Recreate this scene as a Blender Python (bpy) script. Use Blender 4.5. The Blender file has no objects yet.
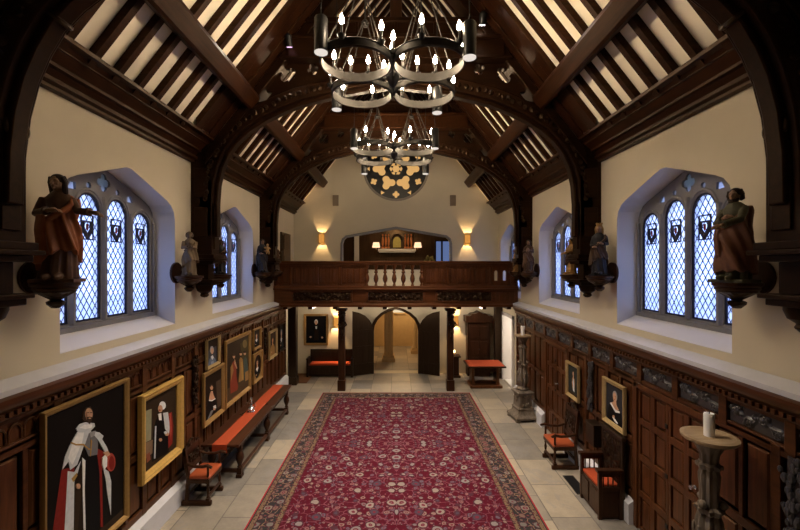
import bpy, bmesh, math, random
from mathutils import Vector, Matrix
from mathutils.geometry import tessellate_polygon
random.seed(7)
PI = math.pi
S = bpy.context.scene
C = S.collection

# ------------------------------------------------------------------ mesh builder
class MB:
    def __init__(self): self.v = []; self.f = []; self.m = []
    def add(self, vs, fs, m=0, M=None):
        o = len(self.v)
        for p in vs:
            p = Vector(p)
            if M is not None: p = M @ p
            self.v.append(p)
        for f in fs: self.f.append([i + o for i in f]); self.m.append(m)
        return self
    def box(self, x0, x1, y0, y1, z0, z1, m=0, M=None):
        x0, x1 = min(x0, x1), max(x0, x1)
        vs = [(x, y, z) for z in (z0, z1) for y in (y0, y1) for x in (x0, x1)]
        return self.add(vs, [(0, 2, 3, 1), (4, 5, 7, 6), (0, 1, 5, 4), (2, 6, 7, 3), (0, 4, 6, 2), (1, 3, 7, 5)], m, M)
    def prism(self, poly, axis, t0, t1, holes=(), m=0, M=None):
        def P(a, t):
            if axis == 'x': return (t, a[0], a[1])
            if axis == 'y': return (a[0], t, a[1])
            return (a[0], a[1], t)
        loops = [list(poly)] + [list(h) for h in holes]
        tris = tessellate_polygon([[Vector((p[0], p[1], 0)) for p in L] for L in loops])
        flat = [p for L in loops for p in L]; n = len(flat)
        vs = [P(p, t0) for p in flat] + [P(p, t1) for p in flat]
        fs = [tuple(t) for t in tris] + [tuple(i + n for i in reversed(t)) for t in tris]
        o = 0
        for L in loops:
            k = len(L)
            for i in range(k):
                a, b = o + i, o + (i + 1) % k
                fs.append((a, b, b + n, a + n))
            o += k
        return self.add(vs, fs, m, M)
    def lathe(self, prof, c=(0, 0, 0), n=16, m=0, a0=0.0, a1=2 * PI, M=None):
        full = abs(a1 - a0 - 2 * PI) < 1e-6
        k = n if full else n + 1
        vs = []; fs = []
        for r, z in prof:
            for i in range(k):
                a = a0 + (a1 - a0) * i / n
                vs.append((c[0] + r * math.cos(a), c[1] + r * math.sin(a), c[2] + z))
        for j in range(len(prof) - 1):
            for i in range(n):
                i2 = (i + 1) % k
                fs.append((j * k + i, j * k + i2, (j + 1) * k + i2, (j + 1) * k + i))
        fs.append(tuple(range(k - 1, -1, -1))); fs.append(tuple((len(prof) - 1) * k + i for i in range(k)))
        if not full: fs.append(tuple([j * k for j in range(len(prof))] + [j * k + n for j in range(len(prof) - 1, -1, -1)]))
        return self.add(vs, fs, m, M)
    def loft(self, loops, closed=True, caps=True, m=0, M=None):
        k = len(loops[0]); vs = [p for L in loops for p in L]; fs = []
        for j in range(len(loops) - 1):
            for i in range(k if closed else k - 1):
                i2 = (i + 1) % k
                fs.append((j * k + i, j * k + i2, (j + 1) * k + i2, (j + 1) * k + i))
        if caps:
            fs.append(tuple(range(k - 1, -1, -1))); fs.append(tuple((len(loops) - 1) * k + i for i in range(k)))
        return self.add(vs, fs, m, M)
    def tube(self, pts, rad, n=8, m=0, M=None):
        pts = [Vector(p) for p in pts]
        if not isinstance(rad, (list, tuple)): rad = [rad] * len(pts)
        loops = []; up = None
        for i, p in enumerate(pts):
            t = (pts[min(i + 1, len(pts) - 1)] - pts[max(i - 1, 0)]).normalized()
            if up is None: up = Vector((0, 0, 1)) if abs(t.z) < .9 else Vector((1, 0, 0))
            a = t.cross(up).normalized(); b = a.cross(t).normalized(); up = b
            loops.append([p + rad[i] * (math.cos(2 * PI * k / n) * a + math.sin(2 * PI * k / n) * b) for k in range(n)])
        return self.loft(loops, True, True, m, M)
    def ell(self, c, r, nu=10, nv=7, m=0, M=None):
        if not isinstance(r, (list, tuple)): r = (r, r, r)
        vs = [(c[0], c[1], c[2] - r[2])]; fs = []
        for j in range(1, nv):
            b = -PI / 2 + PI * j / nv
            for i in range(nu):
                a = 2 * PI * i / nu
                vs.append((c[0] + r[0] * math.cos(b) * math.cos(a), c[1] + r[1] * math.cos(b) * math.sin(a), c[2] + r[2] * math.sin(b)))
        vs.append((c[0], c[1], c[2] + r[2])); L = len(vs) - 1
        for i in range(nu):
            i2 = (i + 1) % nu
            fs.append((0, 1 + i2, 1 + i)); fs.append((L, L - nu + i, L - nu + i2))
            for j in range(nv - 2):
                fs.append((1 + j * nu + i, 1 + j * nu + i2, 1 + (j + 1) * nu + i2, 1 + (j + 1) * nu + i))
        return self.add(vs, fs, m, M)
    def build(self, name, mats, parent=None, loc=(0, 0, 0), rz=0, bevel=0, smooth=32, remesh=0, kind=None):
        me = bpy.data.meshes.new(name)
        me.from_pydata([tuple(p) for p in self.v], [], self.f)
        if not isinstance(mats, (list, tuple)): mats = [mats]
        for x in mats: me.materials.append(x)
        me.polygons.foreach_set('material_index', self.m)
        bm = bmesh.new(); bm.from_mesh(me)
        bmesh.ops.recalc_face_normals(bm, faces=bm.faces)
        if smooth:
            for f in bm.faces: f.smooth = True
            lim = math.radians(smooth)
            for e in bm.edges:
                e.smooth = e.is_manifold and e.calc_face_angle(0) < lim
        bm.to_mesh(me); bm.free()
        o = bpy.data.objects.new(name, me); C.objects.link(o)
        o.location = loc; o.rotation_euler = (0, 0, rz)
        if parent is not None: o.parent = parent
        if bevel:
            b = o.modifiers.new('bevel', 'BEVEL'); b.width = bevel; b.segments = 2; b.limit_method = 'ANGLE'; b.angle_limit = math.radians(40)
        if remesh:
            b = o.modifiers.new('remesh', 'REMESH'); b.mode = 'VOXEL'; b.voxel_size = remesh; b.use_smooth_shade = True
        if kind: o['kind'] = kind
        return o

def thing(name, label, cat, loc=(0, 0, 0), rz=0, group=None):
    o = bpy.data.objects.new(name, None); C.objects.link(o)
    o.empty_display_size = .1; o.location = loc; o.rotation_euler = (0, 0, rz)
    return tag(o, label, cat, group)
def tag(o, label, cat, group=None, kind=None):
    o['label'] = label; o['category'] = cat
    if group: o['group'] = group
    if kind: o['kind'] = kind
    return o
def structure(o, label=None, cat=None):
    o['kind'] = 'structure'
    if label: o['label'] = label; o['category'] = cat
    return o
def copy_tree(o, parent=None):
    c = o.copy(); C.objects.link(c)
    if parent is not None: c.parent = parent
    for ch in KIDS.get(o.name, [x for x in bpy.data.objects if x.parent == o]): copy_tree(ch, c)
    return c
KIDS = {}
def mir(poly, s): return [(s * p[0], p[1]) for p in poly]

# ------------------------------------------------------------------ materials
class G:
    def __init__(self, name):
        self.mat = bpy.data.materials.new(name); self.mat.use_nodes = True
        self.t = self.mat.node_tree; self.t.nodes.clear()
        self.out = self.t.nodes.new('ShaderNodeOutputMaterial')
    def n(self, typ, ins=None, **kw):
        nd = self.t.nodes.new(typ)
        for k, v in kw.items(): setattr(nd, k, v)
        for k, v in (ins or {}).items(): self.set(nd.inputs[k], v)
        return nd
    def set(self, sock, v):
        if hasattr(v, 'links') or isinstance(v, bpy.types.NodeSocket): self.t.links.new(v, sock)
        elif isinstance(v, (tuple, list)) and len(v) == 3 and sock.type == 'RGBA': sock.default_value = (*v, 1)
        else: sock.default_value = v
    def m(self, op, a, b=0.0, c=None):
        nd = self.n('ShaderNodeMath', operation=op); self.set(nd.inputs[0], a); self.set(nd.inputs[1], b)
        if c is not None: self.set(nd.inputs[2], c)
        return nd.outputs[0]
    def mix(self, f, a, b, blend='MIX'):
        nd = self.n('ShaderNodeMix', data_type='RGBA', blend_type=blend)
        self.set(nd.inputs[0], f); self.set(nd.inputs[6], a); self.set(nd.inputs[7], b)
        return nd.outputs[2]
    def ramp(self, f, stops, interp='LINEAR'):
        nd = self.n('ShaderNodeValToRGB'); nd.color_ramp.interpolation = interp
        el = nd.color_ramp.elements
        while len(el) < len(stops): el.new(.5)
        for e, (p, c) in zip(el, stops): e.position = p; e.color = (*c, 1)
        self.set(nd.inputs[0], f); return nd.outputs[0]
    def coords(self, scale=(1, 1, 1), loc=(0, 0, 0)):
        tc = self.n('ShaderNodeTexCoord')
        return self.n('ShaderNodeMapping', {0: tc.outputs['Object'], 'Scale': scale, 'Location': loc}).outputs[0]
    def noise(self, vec, scale=1, detail=4, rough=.55, dist=0):
        return self.n('ShaderNodeTexNoise', {'Vector': vec, 'Scale': scale, 'Detail': detail, 'Roughness': rough, 'Distortion': dist}).outputs[0]
    def vor(self, vec, scale, feature='F1', out='Distance', rnd=1.0):
        nd = self.n('ShaderNodeTexVoronoi', {'Vector': vec, 'Scale': scale, 'Randomness': rnd}, feature=feature)
        return nd.outputs[out]
    def bump(self, h, strength=.3, dist=.01):
        return self.n('ShaderNodeBump', {'Height': h, 'Strength': strength, 'Distance': dist}).outputs[0]
    def bsdf(self, color, rough=.5, metal=0, normal=None, spec=.5, **kw):
        b = self.n('ShaderNodeBsdfPrincipled', {'Base Color': color, 'Roughness': rough, 'Metallic': metal, 'Specular IOR Level': spec, **kw})
        if normal is not None: self.set(b.inputs['Normal'], normal)
        self.t.links.new(b.outputs[0], self.out.inputs[0]); return self.mat

def wood(name, dark, light, rough=.38, axis='z', carve=0, spec=.5):
    g = G(name)
    sc = {'x': (1.2, 16, 16), 'y': (16, 1.2, 16), 'z': (16, 16, 1.2)}[axis]
    v = g.coords(sc); n1 = g.noise(v, 1, 6, .6, .6)
    n2 = g.noise(g.coords((1.7, 1.7, 1.7)), 1, 3)
    c = g.ramp(g.m('ADD', g.m('MULTIPLY', n1, .65), g.m('MULTIPLY', n2, .35)), [(.32, dark), (.68, light)])
    h = n1
    if carve:
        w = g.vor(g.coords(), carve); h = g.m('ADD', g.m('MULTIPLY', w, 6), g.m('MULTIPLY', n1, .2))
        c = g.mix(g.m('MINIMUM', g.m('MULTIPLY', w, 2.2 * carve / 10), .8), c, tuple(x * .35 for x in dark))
    nr = g.bump(h, .5 if carve else .18, .02 if carve else .006)
    return g.bsdf(c, g.m('ADD', g.m('MULTIPLY', n2, .2), rough - .1), 0, nr, spec, **{'Specular Tint': (1, .68, .42, 1)})
def plain(name, col, rough=.5, metal=0, var=.12, scale=8, bump=.0, spec=.5):
    g = G(name); n = g.noise(g.coords(), scale, 5)
    c = g.mix(g.m('MULTIPLY', n, 1), tuple(x * (1 - var) for x in col), tuple(min(1, x * (1 + var)) for x in col))
    return g.bsdf(c, rough, metal, g.bump(n, bump, .01) if bump else None, spec)
def emit(name, col, s):
    g = G(name); e = g.n('ShaderNodeEmission', {'Color': col, 'Strength': s})
    g.t.links.new(e.outputs[0], g.out.inputs[0]); return g.mat
PAINT = {}
def paint(r, g, b):
    k = (r, g, b)
    if k not in PAINT: PAINT[k] = plain('oil_paint', k, .5, 0, .25, 18, 0, .08)
    return PAINT[k]

W_beam = wood('roof_oak', (.0045, .002, .0012), (.021, .0074, .0029), .42, 'x', 0, .18)
W_beamy = wood('plate_oak', (.008, .0026, .001), (.046, .0145, .0048), .42, 'y', 0, .2)
W_raft = wood('rafter_oak', (.006, .002, .0008), (.036, .0108, .0036), .45, 'x', 0, .2)
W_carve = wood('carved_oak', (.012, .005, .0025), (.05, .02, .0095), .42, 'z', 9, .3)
W_panel = wood('panel_oak', (.022, .007, .0026), (.13, .044, .0155), .34, 'z')
W_panel_y = wood('panel_rail_oak', (.02, .007, .0026), (.105, .036, .013), .34, 'y')
W_gal = wood('gallery_oak', (.026, .0085, .0035), (.13, .043, .016), .36, 'x')
W_galz = wood('gallery_panel_oak', (.022, .007, .003), (.12, .038, .0135), .36, 'z')
W_dark = wood('black_oak', (.005, .003, .0022), (.017, .0095, .006), .4, 'z')
W_blue = plain('bluelit_carving', (.05, .047, .052), .34, .1, .45, 30)  # right-hand carvings: grey-blue light from the opposite windows put into the colour
W_furn = wood('furniture_oak', (.012, .005, .003), (.05, .019, .0095), .36, 'z', 0, .3)
W_furny = wood('table_oak', (.02, .008, .005), (.07, .026, .013), .3, 'y')
W_tor = wood('weathered_oak', (.05, .042, .034), (.24, .20, .16), .5, 'z')
W_dish = wood('dish_oak', (.24, .16, .09), (.52, .40, .26), .5, 'x')
M_plaster = plain('lime_plaster', (.66, .585, .435), .85, 0, .07, 1.5, .05, .2)
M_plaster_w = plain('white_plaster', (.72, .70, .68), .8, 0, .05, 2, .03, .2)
M_ceil = plain('ceiling_plaster', (.86, .77, .61), .85, 0, .08, 2, 0, .2)
M_stone = plain('window_stone', (.25, .245, .255), .8, 0, .15, 9, .1, .2)
M_plinth = plain('plinth_stone', (.58, .58, .62), .7, 0, .12, 4, .06, .3)
M_pass = plain('passage_stone', (.46, .33, .17), .8, 0, .14, 5, .1, .3)
M_lead = plain('window_lead', (.02, .025, .06), .5, .3)
M_iron = plain('wrought_iron', (.035, .032, .03), .5, .6, .3, 14)
M_steel = plain('ring_iron', (.035, .030, .025), .55, .3, .35, 20)
M_black = plain('black_metal', (.012, .012, .013), .4, .4)
M_brass = plain('brass', (.55, .38, .14), .35, .9)
M_gilt = plain('gilt_frame', (.66, .42, .12), .38, .35, .25, 20, .1)
M_giltd = plain('dull_gilt_frame', (.36, .215, .07), .45, .45, .25, 20, .1)
M_giltp = plain('pale_gilt_frame', (.46, .33, .15), .45, .4, .2, 20, .1)
M_orange = plain('orange_leather', (.34, .07, .022), .45, 0, .2, 6, .05)
M_cloth = plain('orange_cloth', (.36, .058, .02), .8, 0, .12, 30, .1, .2)
M_wax = plain('white_wax', (.88, .87, .86), .45, 0, .04)
M_glassy = plain('silver_glass', (.55, .57, .62), .12, .8)
M_bulb = emit('bulb_glow', (1, .78, .52), 118)
M_can = emit('downlight_glow', (1, .90, .80), .46)
M_amber = emit('amber_shade', (1, .42, .08), .38)
M_spotw = emit('spotlight_glow', (1, .95, .9), 12)
M_spotv = emit('violet_spotlight_glow', (.75, .45, .75), 2)
M_rose = emit('rose_glass_glow', (1, .56, .19), .40)
M_altarglow = emit('picture_light', (1, .7, .35), 1.2)
M_leaf = plain('yellow_green_leaves', (.28, .24, .07), .6, 0, .4, 20)

def mk_glass():
    g = G('leaded_glass'); v = g.coords()
    n = g.noise(v, 2.2, 4, .6, .8); n2 = g.noise(v, 26, 2)
    c = g.mix(g.m('MULTIPLY', n, 1), (.55, .66, .92), (.97, .97, 1))
    tr = g.n('ShaderNodeBsdfTransparent', {'Color': c}); tl = g.n('ShaderNodeBsdfTranslucent', {'Color': c, 'Normal': g.bump(n2, .4, .02)})
    gl = g.n('ShaderNodeBsdfGlossy', {'Color': (1, 1, 1), 'Roughness': .12, 'Normal': g.bump(n2, .3, .02)})
    m1 = g.n('ShaderNodeMixShader', {0: g.m('ADD', .30, g.m('MULTIPLY', n, .5)), 1: tr.outputs[0], 2: tl.outputs[0]})
    m2 = g.n('ShaderNodeMixShader', {0: .05, 1: m1.outputs[0], 2: gl.outputs[0]})
    g.t.links.new(m2.outputs[0], g.out.inputs[0]); return g.mat
M_glass = mk_glass()

def mk_floor():
    g = G('stone_flags'); v = g.coords((1, 1, 1))
    nv = g.noise(v, .6, 2)
    rot = g.n('ShaderNodeMapping', {0: v, 'Rotation': (0, 0, PI / 2), 'Location': (.31, .17, 0)}).outputs[0]
    b = g.n('ShaderNodeTexBrick', {'Vector': rot, 'Color1': (.125, .125, .13), 'Color2': (.48, .405, .30), 'Mortar': (.07, .062, .055), 'Scale': 1.0,
            'Mortar Size': .011, 'Mortar Smooth': .3, 'Bias': 0.0, 'Brick Width': 1.05, 'Row Height': .72}, offset=.37, squash=.7, squash_frequency=3)
    n = g.noise(v, 3.5, 6, .65); n2 = g.noise(v, 22, 4)
    c = g.mix(.34, b.outputs[0], g.ramp(n, [(.32, (.13, .125, .12)), (.68, (.40, .35, .29))]))
    c = g.mix(g.m('MULTIPLY', n2, .4), c, (.5, .45, .38), 'MULTIPLY')
    n3 = g.noise(v, 1.3, 6, .7, 1.2); c = g.mix(g.m('MULTIPLY', g.m('GREATER_THAN', n3, .55), .35), c, (.22, .21, .21))
    h = g.m('ADD', g.m('MULTIPLY', b.outputs[1], -1.0), g.m('MULTIPLY', n, .25))
    return g.bsdf(c, g.m('ADD', .32, g.m('MULTIPLY', n, .3)), 0, g.bump(h, .35, .012), .45)
M_floor = mk_floor()

RX, RY = 2.54, 3.98      # rug half size
def mk_rug():
    g = G('persian_rug')
    tc = g.n('ShaderNodeTexCoord'); sp = g.n('ShaderNodeSeparateXYZ', {0: tc.outputs['Object']})
    ax = g.m('ABSOLUTE', sp.outputs[0]); ay = g.m('ABSOLUTE', sp.outputs[1])
    e = g.m('MINIMUM', g.m('SUBTRACT', RX, ax), g.m('SUBTRACT', RY, ay))
    vec = g.n('ShaderNodeCombineXYZ', {0: ax, 1: ay}).outputs[0]
    nz = g.n('ShaderNodeTexNoise', {'Vector': vec, 'Scale': 5, 'Detail': 2}).outputs['Color']
    wv = g.n('ShaderNodeVectorMath', {0: vec, 1: g.n('ShaderNodeVectorMath', {0: nz, 'Scale': .10}, operation='SCALE').outputs[0]}, operation='ADD').outputs[0]
    def flowers(v, scale, r, base, stops, edge=.12, rnd=.8):
        d = g.vor(v, scale, rnd=rnd); col = g.vor(v, scale, out='Color', rnd=rnd)
        t = g.n('ShaderNodeSeparateColor', {0: col}).outputs[0]
        ring = g.m('DIVIDE', d, r)
        petal = g.ramp(t, stops, 'CONSTANT')
        inner = g.mix(g.m('LESS_THAN', ring, .45), petal, (.13, .02, .035))
        inner = g.mix(g.m('LESS_THAN', ring, .22), inner, (.17, .125, .12))
        inner = g.mix(g.m('GREATER_THAN', ring, .82), inner, (.06, .02, .03))
        return g.mix(g.m('LESS_THAN', ring, 1.0), base, inner)
    fieldc = g.mix(g.noise(vec, 60, 2), (.050, .0028, .0088), (.088, .0055, .016))
    ed = g.vor(wv, 4.2, 'DISTANCE_TO_EDGE')
    f = g.mix(g.m('LESS_THAN', ed, .03), fieldc, (.14, .045, .062))
    f = flowers(wv, 15, .36, f, [(0, (.17, .055, .07)), (.25, (.17, .12, .12)), (.45, (.10, .008, .024)), (.7, (.075, .055, .085)), (.85, (.16, .075, .08))])
    f = flowers(wv, 6.5, .34, f, [(0, (.19, .09, .09)), (.3, (.15, .12, .125)), (.5, (.20, .13, .115)), (.75, (.10, .075, .10))])
    f = flowers(wv, 2.9, .29, f, [(0, (.19, .165, .165)), (.4, (.06, .04, .06)), (.65, (.22, .18, .16))], rnd=.55)
    bb = g.mix(g.noise(vec, 40, 2), (.016, .015, .018), (.036, .031, .032))
    bb = g.mix(g.m('LESS_THAN', g.vor(wv, 6, 'DISTANCE_TO_EDGE'), .035), bb, (.20, .12, .08))
    bb = flowers(wv, 13, .36, bb, [(0, (.10, .085, .075)), (.3, (.05, .045, .045)), (.6, (.13, .11, .09)), (.8, (.10, .04, .04))])
    bb = flowers(wv, 4.2, .36, bb, [(0, (.17, .145, .125)), (.35, (.13, .12, .115)), (.65, (.15, .09, .075))], rnd=.5)
    gb = flowers(vec, 22, .5, (.15, .10, .06), [(0, (.04, .025, .025)), (.35, (.15, .04, .035)), (.65, (.19, .145, .095))])
    r = g.mix(g.m('GREATER_THAN', e, .025), (.30, .02, .03), (.04, .03, .03))
    r = g.mix(g.m('GREATER_THAN', e, .05), r, gb)
    r = g.mix(g.m('GREATER_THAN', e, .125), r, (.045, .02, .02))
    r = g.mix(g.m('GREATER_THAN', e, .14), r, bb)
    r = g.mix(g.m('GREATER_THAN', e, .455), r, (.045, .02, .02))
    r = g.mix(g.m('GREATER_THAN', e, .47), r, gb)
    r = g.mix(g.m('GREATER_THAN', e, .545), r, (.06, .02, .02))
    r = g.mix(g.m('GREATER_THAN', e, .56), r, f)
    return g.bsdf(r, .95, 0, g.bump(g.noise(vec, 180, 2), .5, .004), .1)
M_rug = mk_rug()

# ------------------------------------------------------------------ shapes
def arch_pts(c, hw, spring, rise, n=8):      # pointed-round head from right springing to left
    return [(c + hw * math.cos(PI * i / (2 * n) * 2), spring + rise * math.sin(PI * i / n)) for i in range(n + 1)]
def light_poly(c, hw, z0, spring, top):
    return [(c - hw, z0), (c + hw, z0)] + arch_pts(c, hw, spring, top - spring, 10)
def circ(c, r, n=16, ph=0): return [(c[0] + r * math.cos(2 * PI * i / n + ph), c[1] + r * math.sin(2 * PI * i / n + ph)) for i in range(n)]
def quatre(c, r, lobes=4, n=7, ph=0):
    out = []
    for k in range(lobes):
        a = ph + 2 * PI * k / lobes
        for i in range(n):
            b = a - 1.9 + 3.8 * i / (n - 1)
            out.append((c[0] + r * .52 * math.cos(a) + r * .48 * math.cos(b) * (.9 if lobes == 4 else 1), c[1] + r * .52 * math.sin(a) + r * .48 * math.sin(b) * (.9 if lobes == 4 else 1)))
    return out
def relief(mb, x0, x1, z0, z1, y, depth, seed=0, nx=40, nz=12, m=0, M=None):
    """a carved scroll panel facing -y: a grid pushed forward into foliage"""
    rnd = random.Random(seed); L = x1 - x0; H = z1 - z0
    blobs = []
    k = max(2, round(L / H * 1.3))
    for i in range(k):
        cx = x0 + L * (i + .5) / k; cz = z0 + H * (.5 + .2 * (-1) ** i); blobs.append((cx, cz, H * .30))
    for i in range(k * 3): blobs.append((x0 + rnd.random() * L, z0 + H * (.12 + .76 * rnd.random()), H * (.07 + .08 * rnd.random())))
    vs = []; fs = []
    for j in range(nz + 1):
        for i in range(nx + 1):
            x = x0 + L * i / nx; z = z0 + H * j / nz; h = 0
            stem = math.exp(-((z - (z0 + H * (.5 + .32 * math.sin((x - x0) / L * k * PI)))) / (H * .07)) ** 2); h = max(h, .7 * stem)
            for n_, (cx, cz, r) in enumerate(blobs):
                d = math.hypot(x - cx, z - cz) / r
                if d < 1: h = max(h, (1 - d * d) ** .5 * (1 - .55 * (n_ < k and .35 < d < .6)))
            if i in (0, nx) or j in (0, nz): h = 0
            vs.append((x, y - depth * h, z))
    for j in range(nz):
        for i in range(nx):
            a = j * (nx + 1) + i; fs.append((a, a + 1, a + nx + 2, a + nx + 1))
    return mb.add(vs, fs, m, M)
def carving_drop(seed, w, h, y, mb=None, d=.06):
    """hanging carved drop of fruit and leaves, local x-z plane facing -y, top at z=0"""
    mb = mb or MB(); r = random.Random(seed)
    for i in range(int(h / .035)):
        t = (i + .5) / int(h / .035); ww = w * (.35 + .65 * abs(math.sin(t * PI * 3.2 + .6))) * .5
        for k in range(2):
            rr = .022 + .022 * r.random()
            mb.ell((r.uniform(-ww, ww), y - d * (.3 + .4 * r.random()), -t * h), (rr, rr * .8, rr * 1.3), 7, 5)
    mb.box(-w * .3, w * .3, y - .015, y + .0, -h, 0)
    return mb

WX, PX = 4.2, 4.05        # plaster wall face, panelling face
ROOF = lambda x: 11.75 - 1.28 * abs(x)
FR = [(3.72, 4.08), (8.18, 8.54), (12.30, 12.66)]
BACK = 16.4
WIN = [6.3, 10.45, 14.75]

# ------------------------------------------------------------------ floor, rug
structure(MB().box(-4.9, 4.9, -1.2, 22.6, -.2, 0).build('floor', M_floor), 'stone flag floor of the hall and the passage', 'floor')
structure(MB().box(-60, 60, -40, 70, -.9, -.55).build('trim_1', plain('garden_grass', (.06, .09, .05), .9, 0, .4, 3)), 'grass outside the hall windows', 'ground')
ob = MB().box(-RX, RX, -RY, RY, 0, .014).build('rug', M_rug, None, (.01, 9.88, .001))
tag(ob, 'large crimson floral carpet with dark border lying along the hall floor', 'rug')

# ------------------------------------------------------------------ walls with window openings
def win_open(c, hw=1.3, z0=3.3, dz=0.0):
    k = hw / 1.3
    pr = [(1.3, 5.28), (1.265, 5.42), (1.17, 5.53), (1.03, 5.6), (.18, 5.90), (.06, 5.94)]
    right = [(c + a * k, z + dz) for a, z in pr]; left = [(c - a * k, z + dz) for a, z in reversed(pr)]
    return [(c - hw, z0), (c + hw, z0)] + right + left
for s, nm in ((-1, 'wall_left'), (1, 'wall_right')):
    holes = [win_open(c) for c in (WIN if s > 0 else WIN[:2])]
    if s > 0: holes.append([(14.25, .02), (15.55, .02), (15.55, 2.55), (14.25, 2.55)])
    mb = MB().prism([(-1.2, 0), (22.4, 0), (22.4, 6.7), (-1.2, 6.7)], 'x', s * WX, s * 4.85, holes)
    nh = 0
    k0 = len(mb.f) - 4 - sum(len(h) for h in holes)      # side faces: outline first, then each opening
    for q in range(k0 + 4, len(mb.f)): mb.m[q] = 1  # opening sides get whiter plaster, standing in for window light on them
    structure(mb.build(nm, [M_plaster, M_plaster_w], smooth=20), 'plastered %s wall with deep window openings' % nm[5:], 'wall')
    # sloping ledge on top of the panelling
    led = MB().prism([(s * 4.19, 3.06), (s * 3.985, 3.06), (s * 3.985, 3.12), (s * 4.19, 3.19)], 'y', -1, 13.65)
    structure(led.build('trim_%d' % (2 if s < 0 else 3), M_plinth), 'pale ledge along the top of the %s panelling' % nm[5:], 'ledge')

# windows: one mesh set, shared by all five openings (local x points out of the room)
def make_window():
    w = bpy.data.objects.new('window_1', None); C.objects.link(w)
    hw = 1.285
    LC = [-.93, -.31, .31, .93]; TOP = [5.36, 5.50, 5.50, 5.36]; SP = [5.12, 5.24, 5.24, 5.12]
    lights = [light_poly(c, .245, 3.58, sp, tp) for c, sp, tp in zip(LC, SP, TOP)]
    trac = [quatre((0, 5.71), .15), circ((-.31, 5.61), .05, 8), circ((.31, 5.61), .05, 8), [(-.70, 5.50), (-.55, 5.50), (-.56, 5.60), (-.64, 5.60)], [(.70, 5.50), (.64, 5.60), (.56, 5.60), (.55, 5.50)]]
    outer = win_open(0, hw, 3.46, -.02)
    mb = MB().prism(outer, 'x', .40, .54, lights + trac)
    # mullions with projecting noses, inner frame roll and cill
    for x in (-.62, 0, .62): mb.prism([(.405, x - .05), (.36, x - .022), (.36, x + .022), (.405, x + .05)], 'z', 3.56, 5.30 if x else 5.48)
    for x in (-1.25, 1.25): mb.box(.36, .40, x - .03, x + .03, 3.5, 5.2)
    mb.box(.35, .56, -1.285, 1.285, 3.44, 3.54)
    for i in range(4):                        # hood moulds over the light heads
        c = LC[i]
        pts = [(.40, c + .275 * math.cos(PI * k / 10), SP[i] + (TOP[i] - SP[i] + .05) * math.sin(PI * k / 10)) for k in range(11)]
        mb.tube(pts, .022, 6)
    mb.build('window_frame', M_stone, w, bevel=.01)
    gl = MB(); le = MB(); st = MB()
    for i, P in enumerate(lights):
        gl.prism(P, 'x', .435, .440)
        n = len(P); c = LC[i]
        for k in range(n):                     # dark blue casement edge
            a, b = P[k], P[(k + 1) % n]
            ai = (c + (a[0] - c) * .88, a[1] + (.03 if a[1] < 3.7 else -.03)); bi = (c + (b[0] - c) * .88, b[1] + (.03 if b[1] < 3.7 else -.03))
            le.add([(.42, *a), (.42, *b), (.42, *bi), (.42, *ai), (.455, *a), (.455, *b), (.455, *bi), (.455, *ai)], [(0, 1, 2, 3), (4, 7, 6, 5), (0, 4, 5, 1), (3, 2, 6, 7)])
        for sg in (-1, 1):                     # lattice leads
            sl = 1.55 * sg; q = -3.0
            while q < 12:
                ts = []
                for k in range(n):
                    a, b = P[k], P[(k + 1) % n]
                    fa = a[1] - sl * (a[0] - c) - q; fb = b[1] - sl * (b[0] - c) - q
                    if (fa < 0) != (fb < 0):
                        t = fa / (fa - fb); ts.append((a[0] + (b[0] - a[0]) * t, a[1] + (b[1] - a[1]) * t))
                if len(ts) >= 2 and math.dist(ts[0], ts[1]) > .04:
                    a, b = ts[0], ts[1]; dx, dz = b[0] - a[0], b[1] - a[1]; L = math.hypot(dx, dz); nx, nz = -dz / L * .0042, dx / L * .0042
                    le.add([(x, p[0] + e * nx, p[1] + e * nz) for x in (.430, .445) for p in (a, b) for e in (-1, 1)],
                           [(0, 1, 3, 2), (4, 6, 7, 5), (0, 2, 6, 4), (1, 5, 7, 3)])
                q += .172
        # heraldic stained panel in each light
        z = 4.98; sh = [(c - .05, z + .07), (c - .05, z - .02), (c, z - .09), (c + .05, z - .02), (c + .05, z + .07)]
        ob_ = [(c - .125, z - .19), (c + .125, z - .19), (c + .125, z + .19), (c - .125, z + .19)]
        h2 = [[(c - .105, z - .17), (c - .02, z - .17), (c - .105, z - .06)], [(c + .105, z - .17), (c + .105, z - .06), (c + .02, z - .17)],
              [(c - .10, z + .17), (c - .10, z + .10), (c + .10, z + .10), (c + .10, z + .17)], sh]
        p = MB().prism(ob_, 'x', .420, .431, h2); p.prism([(c - .02, z - .04), (c + .02, z - .04), (c + .02, z + .05), (c - .02, z + .05)], 'x', .421, .429, m=1)
        p.build('stained_panel', [M_lead, paint(.25, .05, .05)], w)
    for h in trac: gl.prism(h, 'x', .435, .440)
    le.build('leading', M_lead, w, smooth=0); gl.build('glass', M_glass, w, smooth=0)
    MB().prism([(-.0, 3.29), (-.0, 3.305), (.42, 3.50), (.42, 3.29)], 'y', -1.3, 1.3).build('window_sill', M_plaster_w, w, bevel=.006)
    return w
w1 = make_window()
spots = [(-1, 0), (-1, 1), (1, 0), (1, 1), (1, 2)]
wl = ['left wall window nearest the viewer behind the large reaching statue', 'left wall window farther off between the two dark posts', 'right wall window nearest the viewer beside the bearded statue', 'right wall window farther off between the two dark posts', 'right wall window above the wooden gallery']
for i, (s, k) in enumerate(spots):
    o = w1 if i == 0 else copy_tree(w1)
    o.name = 'window_%d' % (i + 1); o.location = (s * WX, WIN[k], 0); o.rotation_euler = (0, 0, PI if s < 0 else 0)
    structure(o, 'stone mullioned ' + wl[i], 'window')

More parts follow.
